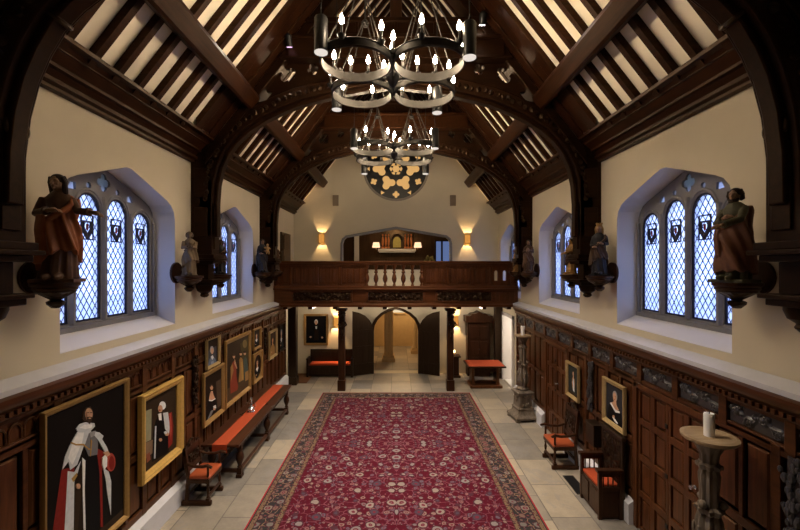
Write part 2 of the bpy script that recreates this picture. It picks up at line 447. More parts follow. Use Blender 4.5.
# ------------------------------------------------------------------ back wall, front wall
arch_door = [(-.92, 0.001), (.92, 0.001), (.92, 1.75), (.88, 1.98), (.76, 2.2), (.56, 2.4), (.30, 2.55), (0, 2.64), (-.30, 2.55), (-.56, 2.4), (-.76, 2.2), (-.88, 1.98), (-.92, 1.75)]
opening = [(-2.22, 4.25), (2.25, 4.25), (2.25, 5.32), (2.2, 5.5), (2.08, 5.6), (0.05, 5.95), (0, 5.96), (-.05, 5.95), (-2.05, 5.6), (-2.17, 5.5), (-2.22, 5.32)]
rose_c = (0.0, 8.42)
mb = MB().prism([(-4.85, 0.0), (4.85, 0.0), (4.85, 6.2), (0, 12.2), (-4.85, 6.2)], 'y', BACK, BACK + .45, [arch_door, opening, circ(rose_c, 1.36, 40)])
structure(mb.build('wall_back', M_plaster, smooth=20), 'plastered end wall with rose window over the gallery', 'wall')
structure(MB().prism([(-4.85, 0), (4.85, 0), (4.85, 6.2), (0, 12.2), (-4.85, 6.2)], 'y', -1.5, -1.1).build('wall_front', W_dark), 'dark panelled wall behind the viewer', 'wall')
# rose window
rw = bpy.data.objects.new('window_6', None); C.objects.link(rw); rw.location = (rose_c[0], BACK, rose_c[1])
structure(rw, 'round tracery window glowing amber high on the end wall', 'window')
holes = []
for k in range(6):
    a = k * PI / 3; holes.append(quatre((.66 * math.cos(a), .66 * math.sin(a)), .31, 3, 9, a))
holes.append(quatre((0, 0), .27, 6, 5))
for k in range(12):
    a = k * PI / 6; c = ((1.06 if k % 2 else 1.14) * math.cos(a), (1.06 if k % 2 else 1.14) * math.sin(a)); q = a
    if k % 2 == 1: holes.append(quatre(c, .155, 4, 5, a))
    else: holes.append([(c[0] + .11 * math.cos(q + t), c[1] + .11 * math.sin(q + t)) if i % 2 == 0 else (c[0] + .05 * math.cos(q + t), c[1] + .05 * math.sin(q + t)) for i, t in enumerate([0, PI / 3, 2 * PI / 3, PI, 4 * PI / 3, 5 * PI / 3])])
MB().prism(circ((0, 0), 1.30, 48), 'y', .12, .2, holes).build('tracery', M_black, rw, smooth=20)
MB().prism(circ((0, 0), 1.3, 48), 'y', .21, .23).build('glass', M_rose, rw, smooth=0)
MB().prism(circ((0, 0), 1.36, 48), 'y', -.04, .22, [circ((0, 0), 1.27, 48)]).build('window_frame', plain('rose_surround', (.30, .26, .21), .8), rw, smooth=20)
for a in (-2.05, -1.09):
    MB().box(-.05, .05, -.03, .05, 0, .16, M=Matrix.Translation((1.42 * math.cos(a), 0, 1.42 * math.sin(a))) @ Matrix.Rotation(a + PI / 2, 4, 'Y')).build('key_block', M_plaster, rw)
# moulded edge round the gallery opening
mb = MB(); pts = [(x, BACK - .01, z) for x, z in opening[1:]] + [(opening[0][0], BACK - .01, opening[0][1])]
mb.tube(pts, .055, 8)
structure(mb.build('trim_4', M_stone), 'moulded stone edge round the wide gallery opening', 'moulding')

# ------------------------------------------------------------------ roof
ceil = bpy.data.objects.new('ceiling', None); C.objects.link(ceil)
structure(ceil, 'open timber roof with pale plaster between dark rafters', 'ceiling')
D = .162
for s in (-1, 1):
    MB().prism([(s * 4.9, ROOF(4.9) + D), (0, 11.75 + D), (0, 12.05 + D), (s * 4.9, ROOF(4.9) + D + .3)], 'y', -1.2, BACK + .1).build('plaster_slope', M_ceil, ceil)
raft = {}
def rafter(s, y):
    if s not in raft:
        o = MB().prism([(s * 3.80, ROOF(3.80)), (0, 11.75), (0, 11.75 + D), (s * 3.80, ROOF(3.80) + D)], 'y', -.05, .05).build('rafter', W_raft, ceil)
        raft[s] = o
    else:
        o = raft[s].copy(); C.objects.link(o); o.parent = ceil
    o.location = (0, y, 0)
ys = [4.56 + .42 * k for k in range(7)] + [8.98 + .42 * k for k in range(6)] + [12.95 + .42 * k for k in range(8)]
for y in ys:
    for s in (-1, 1): rafter(s, y)
for s in (-1, 1):
    for (a, b) in ((7.42, 8.18), (11.42, 12.30)):    # boarded strips beside the trusses
        mb = MB(); n = 3; w = (b - a) / n
        for i in range(n):
            dz = .03 * (i % 2)
            mb.prism([(s * 3.72, ROOF(3.72) + .01 + dz), (0, 11.76 + dz), (0, 11.75 + D), (s * 3.72, ROOF(3.72) + D)], 'y', a + i * w + .006, a + (i + 1) * w - .006)
        mb.build('roof_boards', W_raft, ceil, bevel=.01)
    for (a, b) in ((4.08, 8.18), (8.54, 12.3), (12.66, BACK)):
        c, zc = 3.02, ROOF(3.02) - .05
        ux, uz = .616, -.788; nx, nz = .788, .616
        def q(u, v): return (s * (c + ux * u + nx * v), zc + uz * u + nz * v)
        MB().prism([q(-.17, .12), q(-.17, -.15), q(-.12, -.19), q(.12, -.19), q(.17, -.15), q(.17, .12)], 'y', a - .05, b + .02).build('purlin', W_beamy, ceil, bevel=.012)
MB().box(-.16, .16, -1, BACK, 11.3, 11.75).build('ridge_beam', W_beamy, ceil, bevel=.015)
# wall plates (moulded cornices)
prof = [(4.2, 6.52), (4.12, 6.53), (4.12, 6.57), (4.06, 6.59), (4.06, 6.64), (4.10, 6.655), (4.04, 6.72), (3.98, 6.735), (3.98, 6.78), (4.0, 6.80), (3.91, 6.87), (3.85, 6.885), (3.85, 6.92), (3.87, 6.93), (3.78, 6.95), (3.71, 6.955), (3.70, 7.0), (3.75, 7.0), (4.2, 6.56)]
for i, s in enumerate((-1, 1)):
    o = MB().prism(mir(prof, s), 'y', -1, BACK).build('trim_%d' % (5 + i), W_beamy)
    structure(o, 'heavy moulded oak cornice along the %s wall top' % ('left' if s < 0 else 'right'), 'cornice')

# ------------------------------------------------------------------ roof trusses
SOF = [(3.77, 5.0), (3.77, 5.7), (3.74, 6.1), (3.66, 6.45), (3.52, 6.76), (3.32, 7.02), (3.06, 7.25), (2.76, 7.45), (2.4, 7.63), (1.98, 7.8), (1.2, 7.99), (.6, 8.10), (0, 8.17)]
def offset(L, d):
    out = []
    for i, p in enumerate(L):
        a = L[max(i - 1, 0)]; b = L[min(i + 1, len(L) - 1)]
        tx, tz = b[0] - a[0], b[1] - a[1]; l = math.hypot(tx, tz)
        out.append((p[0] + tz / l * d, p[1] - tx / l * d))
    out[-1] = (0, L[-1][1] + d); return out
def full(L): return L + [(-x, z) for x, z in reversed(L[:-1])]
SOF_NEAR = [(3.77, 5.0), (3.76, 5.5), (3.71, 5.9), (3.62, 6.24), (3.5, 6.52), (3.35, 6.77), (3.15, 6.98), (2.9, 7.17), (2.5, 7.4), (1.98, 7.65), (1.2, 7.92), (.6, 8.07), (0, 8.15)]
SOF_FAR = SOF
def truss(i, y0, y1, label):
    SOF = SOF_NEAR if i == 0 else SOF_FAR
    EXT = offset(SOF, .27)
    t = thing('roof_truss', label, 'roof truss', (0, y0, 0)); T = y1 - y0
    MB().prism(full(SOF) + list(reversed(full(EXT))), 'y', 0, T).build('arch_rib', W_beam, t, bevel=.02)
    MB().prism(full(offset(SOF, -.07)) + list(reversed(full(offset(SOF, .02)))), 'y', .09, T - .09).build('soffit_moulding', W_beam, t, bevel=.02)
    mb = MB(); mid = full(offset(SOF, .135)); r = random.Random(i)
    for a, b in zip(mid[1:-2], mid[2:-1]):        # carved leaf band on both faces
        L = math.dist(a, b); n = max(1, round(L / .13))
        for k in range(n):
            p = (a[0] + (b[0] - a[0]) * (k + .5) / n, a[1] + (b[1] - a[1]) * (k + .5) / n)
            for y in (0,):
                mb.ell((p[0] + r.uniform(-.02, .02), y, p[1] + r.uniform(-.02, .02)), (.058, .03, .058), 7, 5)
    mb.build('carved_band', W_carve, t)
    sp = [p for p in EXT if p[0] < 3.62]
    right = [p for p in sp if p[1] < ROOF(p[0]) - .02]
    xr = (11.75 - 8.75) / 1.28
    poly = full(right) ; top = [(-xr, 8.75), (xr, 8.75)]
    holes = []
    for s in (-1, 1):
        holes += [quatre((s * 2.24, 8.36), .19, 4, 6, .65), [(s * 2.86, 7.80), (s * 2.70, 7.83), (s * 2.56, 8.0), (s * 2.72, 8.03)], quatre((s * 1.72, 8.48), .13, 4, 5, .4), quatre((s * 1.15, 8.44), .10, 4, 5, 0)]
    MB().prism(poly + top, 'y', T / 2 - .06, T / 2 + .06, holes).build('spandrel', W_beam, t, smooth=20)
    for s in (-1, 1):
        MB().prism([(s * 3.9, ROOF(3.9)), (0, 11.75), (0, 11.75 - .28), (s * 3.9, ROOF(3.9) - .28)], 'y', -.03, T + .03).build('principal_rafter', W_beam, t, bevel=.015)
        # post, corbel and pendant
        mb = MB().box(s * 3.77, s * 4.2, 0, T, 4.62, 6.9)
        mb.box(s * 3.745, s * 3.77, .08, T - .08, 4.75, 5.6); 
        for z in (5.3, 6.1): mb.box(s * 3.85, s * 4.12, -.015, 0, z - .3, z + .3)
        mb.build('post', W_beam, t, bevel=.012)
        c = MB()
        for x0, y_, z0, z1 in ((3.70, -.07, 4.56, 4.64), (3.66, -.11, 4.51, 4.56), (3.73, -.04, 4.44, 4.51), (3.86, .04, 4.12, 4.44), (3.73, -.06, 4.07, 4.12), (3.78, -.02, 4.0, 4.07)):
            c.box(s * x0, s * 4.2, y_, T - y_, z0, z1)
        c.lathe([(.0, -.26), (.05, -.25), (.09, -.21), (.07, -.17), (.14, -.12), (.17, -.04), (.17, 0)], (s * 4.0, T / 2, 4.0), 14)
        c.build('corbel', W_beam, t, bevel=.01)
    cb = MB().box(-2.2, 2.2, -.08, T + .08, 8.64, 9.04); cb.box(-2.3, 2.3, -.13, T + .13, 9.0, 9.08); cb.box(-2.35, 2.35, -.12, T + .12, 8.6, 8.66)
    cb.build('collar_beam', W_beam if i != 2 else W_beamy, t, bevel=.015)
    up = MB().box(-1.95, 1.95, .02, T - .02, 9.08, 9.40); up.box(-1.85, 1.85, -.05, T + .05, 9.38, 9.47)
    for k in range(9): up.box(-1.6 + k * .4 - .03, -1.6 + k * .4 + .03, -.01, T + .01, 9.08, 9.4)
    up.build('upper_collar', W_beam, t, bevel=.01)
    if i == 0:
        for s in (-1, 1):
            for x, z, a in ((3.735, 5.75, 0.08), (3.32, 6.81, .85)):
                M = Matrix.Translation((s * x, T * .55, z)) @ Matrix.Rotation(-s * (PI / 2 - a) if False else s * (PI / 2 + a), 4, 'Y')
                b = MB(); prf = []
                for k in range(25):
                    prf.append((.105 * math.cos(2 * PI * k / 24), .105 * math.sin(2 * PI * k / 24), -.02))
                b.tube(prf, .028, 8, M=M); b.lathe([(.0, .0), (.085, .0), (.085, -.02), (0, -.02)], (0, 0, 0), 14, M=M)
                b.build('ring_boss', W_dark, t)
    return t
tl = ['nearest arched oak roof truss, dark and cut off by the picture sides', 'middle arched oak roof truss between the two chandeliers', 'farthest arched oak roof truss just before the gallery']
for i, (a, b) in enumerate(FR): truss(i, a, b, tl[i])

# ------------------------------------------------------------------ panelling
def wainscot(s, y_end, doors, label, n):
    w = bpy.data.objects.new('trim_%d' % n, None); C.objects.link(w); structure(w, label, 'panelling')
    segs = []; y = -1.0
    for a, b in doors: segs.append((y, a)); y = b
    segs.append((y, y_end))
    cor = [(4.2, 2.80), (4.04, 2.80), (4.02, 2.84), (3.99, 2.86), (3.99, 2.90), (3.96, 2.93), (3.93, 2.99), (3.93, 3.04), (3.97, 3.06), (4.2, 3.06)]
    MB().prism(mir(cor, s), 'y', -1, y_end).build('cornice', W_panel_y, w)
    d = MB(); yy = -.5
    while yy < y_end - .1: d.box(s * 3.955, s * 4.02, yy, yy + .045, 2.845, 2.895); yy += .09
    d.build('dentils', W_panel_y, w)
    for a, b in segs:
        MB().box(s * 4.09, s * 4.19, a, b, .40, 2.8).build('backing', W_panel, w)
    for a, b in doors: MB().box(s * 4.09, s * 4.19, a, b, 2.46, 2.8).build('backing', W_panel, w)
    st = MB(); pa = MB(); stops = [.0]
    for a, b in segs:
        L = b - a; nb = max(1, round(L / .84)); p = L / nb
        for r0, r1 in ((.40, .52), (1.36, 1.46), (2.40, 2.50)): st.box(s * 4.045, s * 4.09, a, b, r0, r1)
        for k in range(nb + 1):
            yc = a + k * p; st.box(s * 4.04, s * 4.09, max(a, yc - .055), min(b, yc + .055), .40, 2.5)
        for k in range(nb):
            yc = a + (k + .5) * p; st.box(s * 4.048, s * 4.09, yc - .03, yc + .03, .52, 2.4)
            for e in (-1, 1):
                y0 = yc + (e * .03 if e > 0 else -p / 2 + .055); y1 = yc + (p / 2 - .055 if e > 0 else -.03)
                for z0, z1 in ((.52, 1.36), (1.46, 2.40)):
                    vs = []
                    for i_, dx in ((0, 0), (.035, 0), (.06, .03)):
                        vs.append([(s * (4.09 - dx), y0 + i_, z0 + i_), (s * (4.09 - dx), y1 - i_, z0 + i_), (s * (4.09 - dx), y1 - i_, z1 - i_), (s * (4.09 - dx), y0 + i_, z1 - i_)])
                    pa.loft(vs)
    # frieze stiles all along
    nb = round((y_end + 1) / .84); p = (y_end + 1) / nb
    st.box(s * 4.045, s * 4.09, -1, y_end, 2.46, 2.52); st.box(s * 4.045, s * 4.09, -1, y_end, 2.76, 2.80)
    for k in range(nb + 1): st.box(s * 4.035, s * 4.09, max(-1, -1 + k * p - .06), min(y_end, -1 + k * p + .06), 2.46, 2.8)
    st.build('stiles_and_rails', W_panel_y, w, bevel=.006); pa.build('raised_panels', W_panel, w, smooth=10)
    proto = None
    for k in range(nb):
        yc = -1 + (k + .5) * p
        if yc < 3.4: continue
        if proto is None:
            m = MB()
            if s > 0: relief(m, -p / 2 + .07, p / 2 - .07, 2.53, 2.75, 0, .035, 3, 60, 16)
            else:
                for e in (-1.5, -.5, .5, 1.5):
                    xc = e * p / 4.6; m.tube([(xc + .075 * math.cos(PI * q / 8), 0, 2.62 + .09 * math.sin(PI * q / 8)) for q in range(9)], .012, 6)
                    m.tube([(xc - .075, 0, 2.53), (xc - .075, 0, 2.62)], .012, 6); m.tube([(xc + .075, 0, 2.53), (xc + .075, 0, 2.62)], .012, 6)
            proto = m.build('carved_panel', W_blue if s > 0 else W_panel_y, w); o = proto
        else:
            o = proto.copy(); C.objects.link(o); o.parent = w
        # local -y faces the room
        o.rotation_euler = (0, 0, -PI / 2 if s > 0 else PI / 2); o.location = (s * 4.08, yc, 0)
    # plinth
    for i, (a, b) in enumerate(segs):
        nm = 'baseboard_left' if s < 0 else 'baseboard_right' + ('' if i == 0 else '_%d' % (i + 1))
        q = MB().prism(mir([(4.19, 0.001), (3.95, 0.001), (3.95, .34), (4.05, .42), (4.19, .42)], s), 'y', a, b)
        structure(q.build(nm, M_plinth), 'pale stone plinth under the %s panelling' % ('left' if s < 0 else 'right'), 'plinth')
wainscot(-1, 14.7, [], 'dark oak panelling hung with portraits along the left wall', 7)
wainscot(1, 13.45, [(5.14, 6.80), (9.42, 10.86)], 'dark oak panelling with carved frieze along the right wall', 8)

# panelled doors let into the right-hand panelling
def panel_door(n, y0, y1, label, cols, knob_y, knob_z):
    d = bpy.data.objects.new('door_%d' % n, None); C.objects.link(d); structure(d, label, 'door')
    MB().box(4.14, 4.19, y0 + .02, y1 - .02, .01, 2.44).build('door_lining', W_dark, d)
    fr = MB()
    for a, b in ((y0 + .002, y0 + .09), (y1 - .09, y1 - .002)): fr.box(4.03, 4.14, a, b, .005, 2.45)
    fr.box(4.03, 4.14, y0, y1, 2.36, 2.45); fr.build('door_frame', W_panel, d, bevel=.008)
    L = (y1 - y0 - .2) / 2
    for k in range(2):
        a = y0 + .095 + k * (L + .01); b = a + L
        lf = MB().box(4.10, 4.14, a, b, .02, 2.36)
        zr = [.02, .62, 1.22, 1.82, 2.36]
        for z in zr: lf.box(4.06, 4.10, a, b, max(.02, z - .05), min(2.36, z + .05))
        for c in range(cols + 1):
            yc = a + L * c / cols; lf.box(4.062, 4.10, max(a, yc - .05), min(b, yc + .05), .02, 2.36)
        for z0, z1 in zip(zr[:-1], zr[1:]):
            for c in range(cols):
                ya, yb = a + L * c / cols + .06, a + L * (c + 1) / cols - .06
                lf.loft([[(4.10, ya, z0 + .06), (4.10, yb, z0 + .06), (4.10, yb, z1 - .06), (4.10, ya, z1 - .06)], [(4.075, ya + .03, z0 + .09), (4.075, yb - .03, z0 + .09), (4.075, yb - .03, z1 - .09), (4.075, ya + .03, z1 - .09)]])
        leaf = lf.build('door_leaf', W_panel, d, bevel=.005)
        if k == 0:
            MB().lathe([(0, 0), (.03, 0), (.03, .01), (.012, .015), (.012, .04), (.032, .055), (.03, .075), (0, .082)], (0, 0, 0), 12, M=Matrix.Translation((4.06, knob_y, knob_z)) @ Matrix.Rotation(-PI / 2, 4, 'Y')).build('knob', M_glassy, leaf)
        else:
            h = MB()
            for z in (.5, 1.25, 2.0): h.box(4.045, 4.06, a - .0, a + .05, z - .03, z + .03)
            h.build('hinge', M_iron, leaf)
panel_door(2, 5.14, 6.80, 'double panelled oak door in the right wall behind the near torchere', 2, 5.42, 1.40)
panel_door(3, 9.42, 10.86, 'panelled oak door in the right wall beside the far candle stand', 2, 10.02, 1.45)

# hanging wood carvings
def drop(x, y, z, rz, w, h, seed, label):
    o = carving_drop(seed, w, h, 0).build('wood_carving', W_carve if x < 0 else W_blue, None, (x, y, z), rz)
    tag(o, label, 'carving')
drop(-4.035, 8.0, 2.6, PI / 2, .2, .95, 1, 'dark carved foliage drop on left panelling between the portraits')
drop(4.035, 8.26, 2.42, -PI / 2, .2, .98, 2, 'dark carved fruit drop between the two right wall portraits')
drop(4.035, 4.02, 2.45, -PI / 2, .3, 1.5, 3, 'large dark carved drop on right panelling at the picture edge')
drop(-4.035, 12.3, 2.5, PI / 2, .16, .8, 4, 'slim carved drop on left panelling near the gallery')

# ------------------------------------------------------------------ gallery
bal = thing('gallery_balcony', 'panelled oak gallery front spanning the far end of the hall', 'balcony', (0, 13.7, 0))
X0, X1 = -4.18, 4.18
mb = MB().box(X0, X1, -.06, .16, 4.49, 4.57); mb.box(X0, X1, -.03, .13, 4.43, 4.49); mb.build('handrail', W_gal, bal, bevel=.012)
MB().box(X0, X1, -.09, .14, 3.58, 3.64).box(X0, X1, -.05, .12, 3.64, 3.72).build('bottom_rail', W_gal, bal, bevel=.01)
sections = [(-4.18, -3.62, 2), (-3.62, -2.72, 3), (-2.72, -1.93, 3), (-1.93, -1.02, 4), (.92, 1.78, 3), (1.78, 2.62, 3), (2.62, 3.28, 3), (3.86, 4.18, 2)]
for a, b, n in sections:
    st = MB().box(a, a + .05, 0, .1, 3.72, 4.43); st.box(b - .05, b, 0, .1, 3.72, 4.43); st.box(a, b, 0, .1, 4.36, 4.43); st.box(a, b, 0, .1, 3.72, 3.78)
    st.box(a + .05, b - .05, .05, .08, 3.78, 4.36)
    w = (b - a - .1) / n
    for k in range(n):
        c = a + .05 + (k + .5) * w; st.box(c - w / 2 + .02, c + w / 2 - .02, .03, .05, 3.82, 4.32)
        for q in (-1, 0, 1): st.tube([(c + q * w * .22, .03, 3.85), (c + q * w * .22, .03, 4.29)], .018, 6)
    st.build('linenfold_panel', W_galz, bal, bevel=.006)
pp = MB().prism([(3.28, 3.72), (3.86, 3.72), (3.86, 4.43), (3.28, 4.43)], 'y', 0, .1, [light_poly(3.43, .06, 3.9, 4.18, 4.25), light_poly(3.72, .06, 3.9, 4.18, 4.25)])
pp.build('pierced_panel', W_galz, bal, bevel=.004)
bprof = [(.055, 0), (.055, .04), (.04, .06), (.035, .1), (.075, .17), (.088, .25), (.07, .34), (.045, .4), (.04, .43), (.065, .46), (.065, .49), (.045, .52), (.05, .6), (.07, .66), (.075, .715)]
bp = None
for k in range(7):
    x = -1.0 + k * .313
    if bp is None: bp = MB().lathe(bprof, (0, 0, 0), 14).build('baluster', W_galz, bal); o = bp
    else: o = bp.copy(); C.objects.link(o); o.parent = bal
    o.location = (x, .05, 3.715)
fs = MB().box(X0, X1, .0, .12, 3.08, 3.58); fs.box(X0, X1, -.08, .14, 3.0, 3.09); fs.box(X0, X1, -.05, .12, 3.09, 3.13); fs.build('fascia', W_gal, bal, bevel=.01)
for a, b, sd in ((-3.52, -1.55, 5), (-.95, .92, 6), (1.42, 3.26, 7)):
    m = MB(); m.box(a - .06, b + .06, -.035, 0, 3.17, 3.21); m.box(a - .06, b + .06, -.035, 0, 3.50, 3.54); m.box(a - .06, a, -.035, 0, 3.17, 3.54); m.box(b, b + .06, -.035, 0, 3.17, 3.54)
    fm = m.build('panel_moulding', W_gal, bal, bevel=.006)
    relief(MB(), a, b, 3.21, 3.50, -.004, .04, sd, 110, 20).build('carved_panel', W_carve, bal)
lp = MB()
for k in range(4): lp.box(3.42 + k * .17, 3.55 + k * .17, -.02, 0, 3.2, 3.52)
lp.build('linenfold_panel', W_galz, bal, bevel=.008)
fl = MB().box(X0, X1, .12, BACK - 13.72, 3.02, 3.12)
for k in range(10): fl.box(-3.9 + k * .86, -3.76 + k * .86, .12, BACK - 13.72, 2.9, 3.02)
fl.build('gallery_floor', W_beamy, bal)

def gallery_post(x, label, seed):
    t = thing('gallery_post', label, 'post', (x, 14.18, 0))
    MB().box(-.14, .14, -.14, .14, 0, .38).build('base', W_furn, t, bevel=.02)
    MB().box(-.115, .115, -.115, .115, .38, 2.88).build('shaft', W_furn, t, bevel=.03)
    r = random.Random(seed); m = MB()                    # carved figure bracket on the upper part
    m.ell((0.05, -.16, 2.62), (.075, .075, .095), 10, 7); m.ell((.05, -.16, 2.36), (.10, .09, .18), 10, 7); m.ell((.05, -.15, 2.1), (.07, .07, .16), 10, 7)
    m.tube([(-.03, -.17, 2.45), (-.1, -.2, 2.35), (-.02, -.24, 2.3)], .03, 7); m.tube([(.13, -.17, 2.45), (.19, -.2, 2.34), (.1, -.24, 2.28)], .03, 7)
    m.tube([(.05, -.15, 2.0), (.0, -.17, 1.88), (.06, -.15, 1.76)], [.05, .035, .02], 7)
    for k in range(16): m.ell((r.uniform(-.1, .14), -.13, r.uniform(2.65, 2.86)), .035, 6, 5)
    m.build('carved_figure', W_carve, t)
    MB().box(-.18, .18, -.2, .18, 2.82, 2.9).build('capital', W_furn, t, bevel=.01)
gallery_post(-1.92, 'carved oak post under the gallery left of the arched doorway', 1)
gallery_post(1.92, 'carved oak post under the gallery right of the arched doorway', 2)
t = thing('timber_post', 'plain dark timber post under the gallery at the left panelling end', 'post', (-3.84, 14.9, 0))
MB().box(-.15, .15, -.15, .15, 0, 2.9).build('shaft', W_dark, t, bevel=.015); MB().box(-.18, .18, -.18, .18, 0, .3).build('base', W_dark, t, bevel=.015)
t = thing('timber_post', 'dark timber post under the gallery right of the hooded cupboard', 'post', (4.02, 15.75, 0))
MB().box(-.15, .15, -.1, .1, 0, 2.9).build('shaft', W_dark, t, bevel=.015); MB().box(-.17, .17, -.13, .13, 0, .25).build('base', W_dark, t, bevel=.015)

# arched doorway in the end wall
d = bpy.data.objects.new('door_1', None); C.objects.link(d); d.location = (0, BACK, 0); structure(d, 'arched doorway with open black leaves under the gallery', 'door')
k = 1.075
outer = [(x * (1.10 if abs(x) > .01 else 1), z * 1.035 if z > .1 else z) for x, z in arch_door]
inner = [(x * .985, z * .995 if z > .1 else z) for x, z in arch_door]
ring = outer[1:] + [outer[0]]; ring2 = inner[1:] + [inner[0]]
MB().prism(ring + list(reversed(ring2)), 'y', -.07, .12).build('door_frame', W_dark, d, bevel=.012)
lf = [(0, .03), (.9, .03), (.9, 1.75), (.86, 1.98), (.74, 2.2), (.54, 2.4), (.28, 2.53), (0, 2.6)]
for s in (-1, 1):
    m = MB().prism([(.9 - x, z) for x, z in lf], 'y', -.03, .03)
    for z in (.45, 1.15, 1.8): m.box(.02, .86, -.045, -.03, z - .04, z + .04)
    for z in (.45, 1.15, 1.8): m.box(.02, .86, .03, .045, z - .04, z + .04)
    for x in (.22, .45, .68): m.box(x - .008, x + .008, -.04, .04, .06, 2.1)
    L = m.build('door_leaf', W_dark, d, bevel=.005)
    # curved edge stands at the hinge in the picture, tip at the free edge
    a = -math.radians(27)
    L.location = (s * .93, -.08, 0); L.rotation_euler = (0, 0, a if s > 0 else PI - a)
    L.scale = (1, 1 if s > 0 else 1, 1)

# ------------------------------------------------------------------ passage beyond the doorway
structure(MB().prism([(-4.85, 0.001), (4.85, 0.001), (4.85, 3.1), (-4.85, 3.1)], 'y', 22, 22.3).build('wall_passage_end', M_pass), 'far wall of the stone passage beyond the door', 'wall')
structure(MB().box(-4.85, 4.85, BACK + .45, 22, 3.0, 3.12).build('ceiling_passage', M_pass), 'ceiling of the stone passage', 'ceiling')
for s in (-1, 1):
    structure(MB().box(s * 3.2, s * 3.3, BACK + .45, 22, 0.001, 3.0).build('wall_passage_' + ('left' if s < 0 else 'right'), M_pass), 'side wall of the passage, %s' % ('left' if s < 0 else 'right'), 'wall')
def column(x, y, label):
    t = thing('stone_column', label, 'column', (x, y, 0), 0, 'clustered columns in the passage')
    MB().box(-.3, .3, -.3, .3, 0, .18).box(-.26, .26, -.26, .26, .18, .3).build('base', M_pass, t, bevel=.02)
    m = MB()
    for a in range(4): m.lathe([(.12, .3), (.11, .36), (.1, .4), (.1, 2.3), (.14, 2.38)], (.14 * math.cos(a * PI / 2 + PI / 4), .14 * math.sin(a * PI / 2 + PI / 4), 0), 10)
    m.lathe([(.16, .3), (.16, 2.3)], (0, 0, 0), 10); m.build('shaft', M_pass, t)
    MB().lathe([(.22, 2.32), (.28, 2.42), (.28, 2.5), (.32, 2.55), (.32, 3.0)], (0, 0, 0), 16).build('capital', M_pass, t)
column(-.34, 18.6, 'clustered stone column seen at left inside the arched doorway')
column(1.05, 20.3, 'clustered stone column seen at right deep in the passage')
wn = bpy.data.objects.new('window_7', None); C.objects.link(wn); wn.location = (.05, 21.98, 0); structure(wn, 'small round arched lit opening at the passage end', 'window')
MB().prism(light_poly(0, .42, 1.85, 2.3, 2.75), 'y', -.03, 0).build('glass', emit('passage_window_glow', (1, .80, .5), .5), wn)
MB().prism(light_poly(0, .5, 1.77, 2.3, 2.84), 'y', -.08, 0, [light_poly(0, .42, 1.85, 2.3, 2.75)]).build('window_frame', M_pass, wn)

# lit side lobby seen through a doorway in the right wall under the gallery
for nm, a in (('wall_lobby_end', (6.4, 6.5, 13.6, 16.2)), ('wall_lobby_near', (4.85, 6.5, 13.5, 13.6)), ('wall_lobby_far', (4.85, 6.5, 16.2, 16.3))):
    structure(MB().box(*a, 0.001, 2.9).build(nm, M_plaster_w), 'pale wall of the side lobby, %s' % nm[11:], 'wall')
structure(MB().box(4.85, 6.5, 13.5, 16.3, -.2, 0).build('floor_lobby', M_floor), 'floor of the side lobby', 'floor')
structure(MB().box(4.85, 6.5, 13.5, 16.3, 2.9, 3.0).build('ceiling_lobby', M_plaster_w), 'ceiling of the side lobby', 'ceiling')
o = MB(); o.box(4.13, 4.86, 15.5, 15.62, .001, 2.6); o.box(4.13, 4.86, 14.18, 14.3, .001, 2.6); o.box(4.13, 4.86, 14.18, 15.62, 2.5, 2.62); structure(o.build('trim_9', M_plaster_w), 'white reveal of the side doorway under the gallery', 'door reveal')

# ------------------------------------------------------------------ room behind the gallery opening
W_room = wood('room_panelling', (.016, .009, .006), (.05, .026, .014), .4, 'z')
structure(MB().box(-4.2, 4.2, 20.4, 20.6, 3.12, 6.6).build('wall_rear', W_room), 'dark panelled wall of the room behind the gallery opening', 'wall')
structure(MB().box(-4.2, 4.2, BACK + .45, 20.4, 3.12, 3.2).build('floor_upper', W_beamy), 'timber floor of the upper room', 'floor')
structure(MB().box(-4.2, 4.2, BACK + .45, 20.4, 6.5, 6.6).build('ceiling_upper', M_ceil), 'ceiling of the upper room', 'ceiling')
u = bpy.data.objects.new('window_8', None); C.objects.link(u); u.location = (2.35, 20.4, 4.2); structure(u, 'tall blue window in the room behind the gallery', 'window')
MB().box(-.36, .36, -.03, -.01, 0, 1.45).build('glass', emit('far_daylight', (.26, .38, .8), .22), u)
m = MB()
for x in (-.4, -.06, .36): m.box(x, x + .09, -.08, 0, -.05, 1.5)
m.box(-.4, .45, -.08, 0, 1.45, 1.53); m.build('window_frame', W_dark, u)
t = thing('carved_altarpiece', 'gilt carved altarpiece with a painted arch on the upper room wall', 'altarpiece', (.05, 20.38, 5.28))
MB().box(-.8, .8, -.12, 0, 0, .95).build('back_panel', W_dark, t)
ar = MB().tube([(.26 * math.cos(PI * q / 10), -.14, .34 + .36 * math.sin(PI * q / 10)) for q in range(11)], .06, 8); ar.box(-.32, -.2, -.2, -.12, 0, .36); ar.box(.2, .32, -.2, -.12, 0, .36); ar.build('arch', W_dark, t)
MB().prism(light_poly(0, .2, .06, .34, .6), 'y', -.14, -.12).build('painted_panel', [paint(.45, .38, .12)], t)
for s in (-1, 1):
    for q in range(3):
        m = MB().ell((s * (.42 + q * .15), -.16, .36), (.055, .04, .26), 8, 6); m.ell((s * (.42 + q * .15), -.17, .68), (.04, .04, .06), 8, 6); m.box(s * (.42 + q * .15) - .06, s * (.42 + q * .15) + .06, -.2, -.12, 0, .1); m.build('carved_figure', plain('gilded_wood', (.42, .13, .03), .5, .2), t)
o = MB().box(-.95, .95, -.34, 0, 0, .12).box(-.9, .9, -.3, 0, -.06, 0).build('mantel_shelf', M_plaster_w, None, (.05, 20.38, 5.14)); tag(o, 'white mantel shelf under the gilt altarpiece in the upper room', 'shelf')
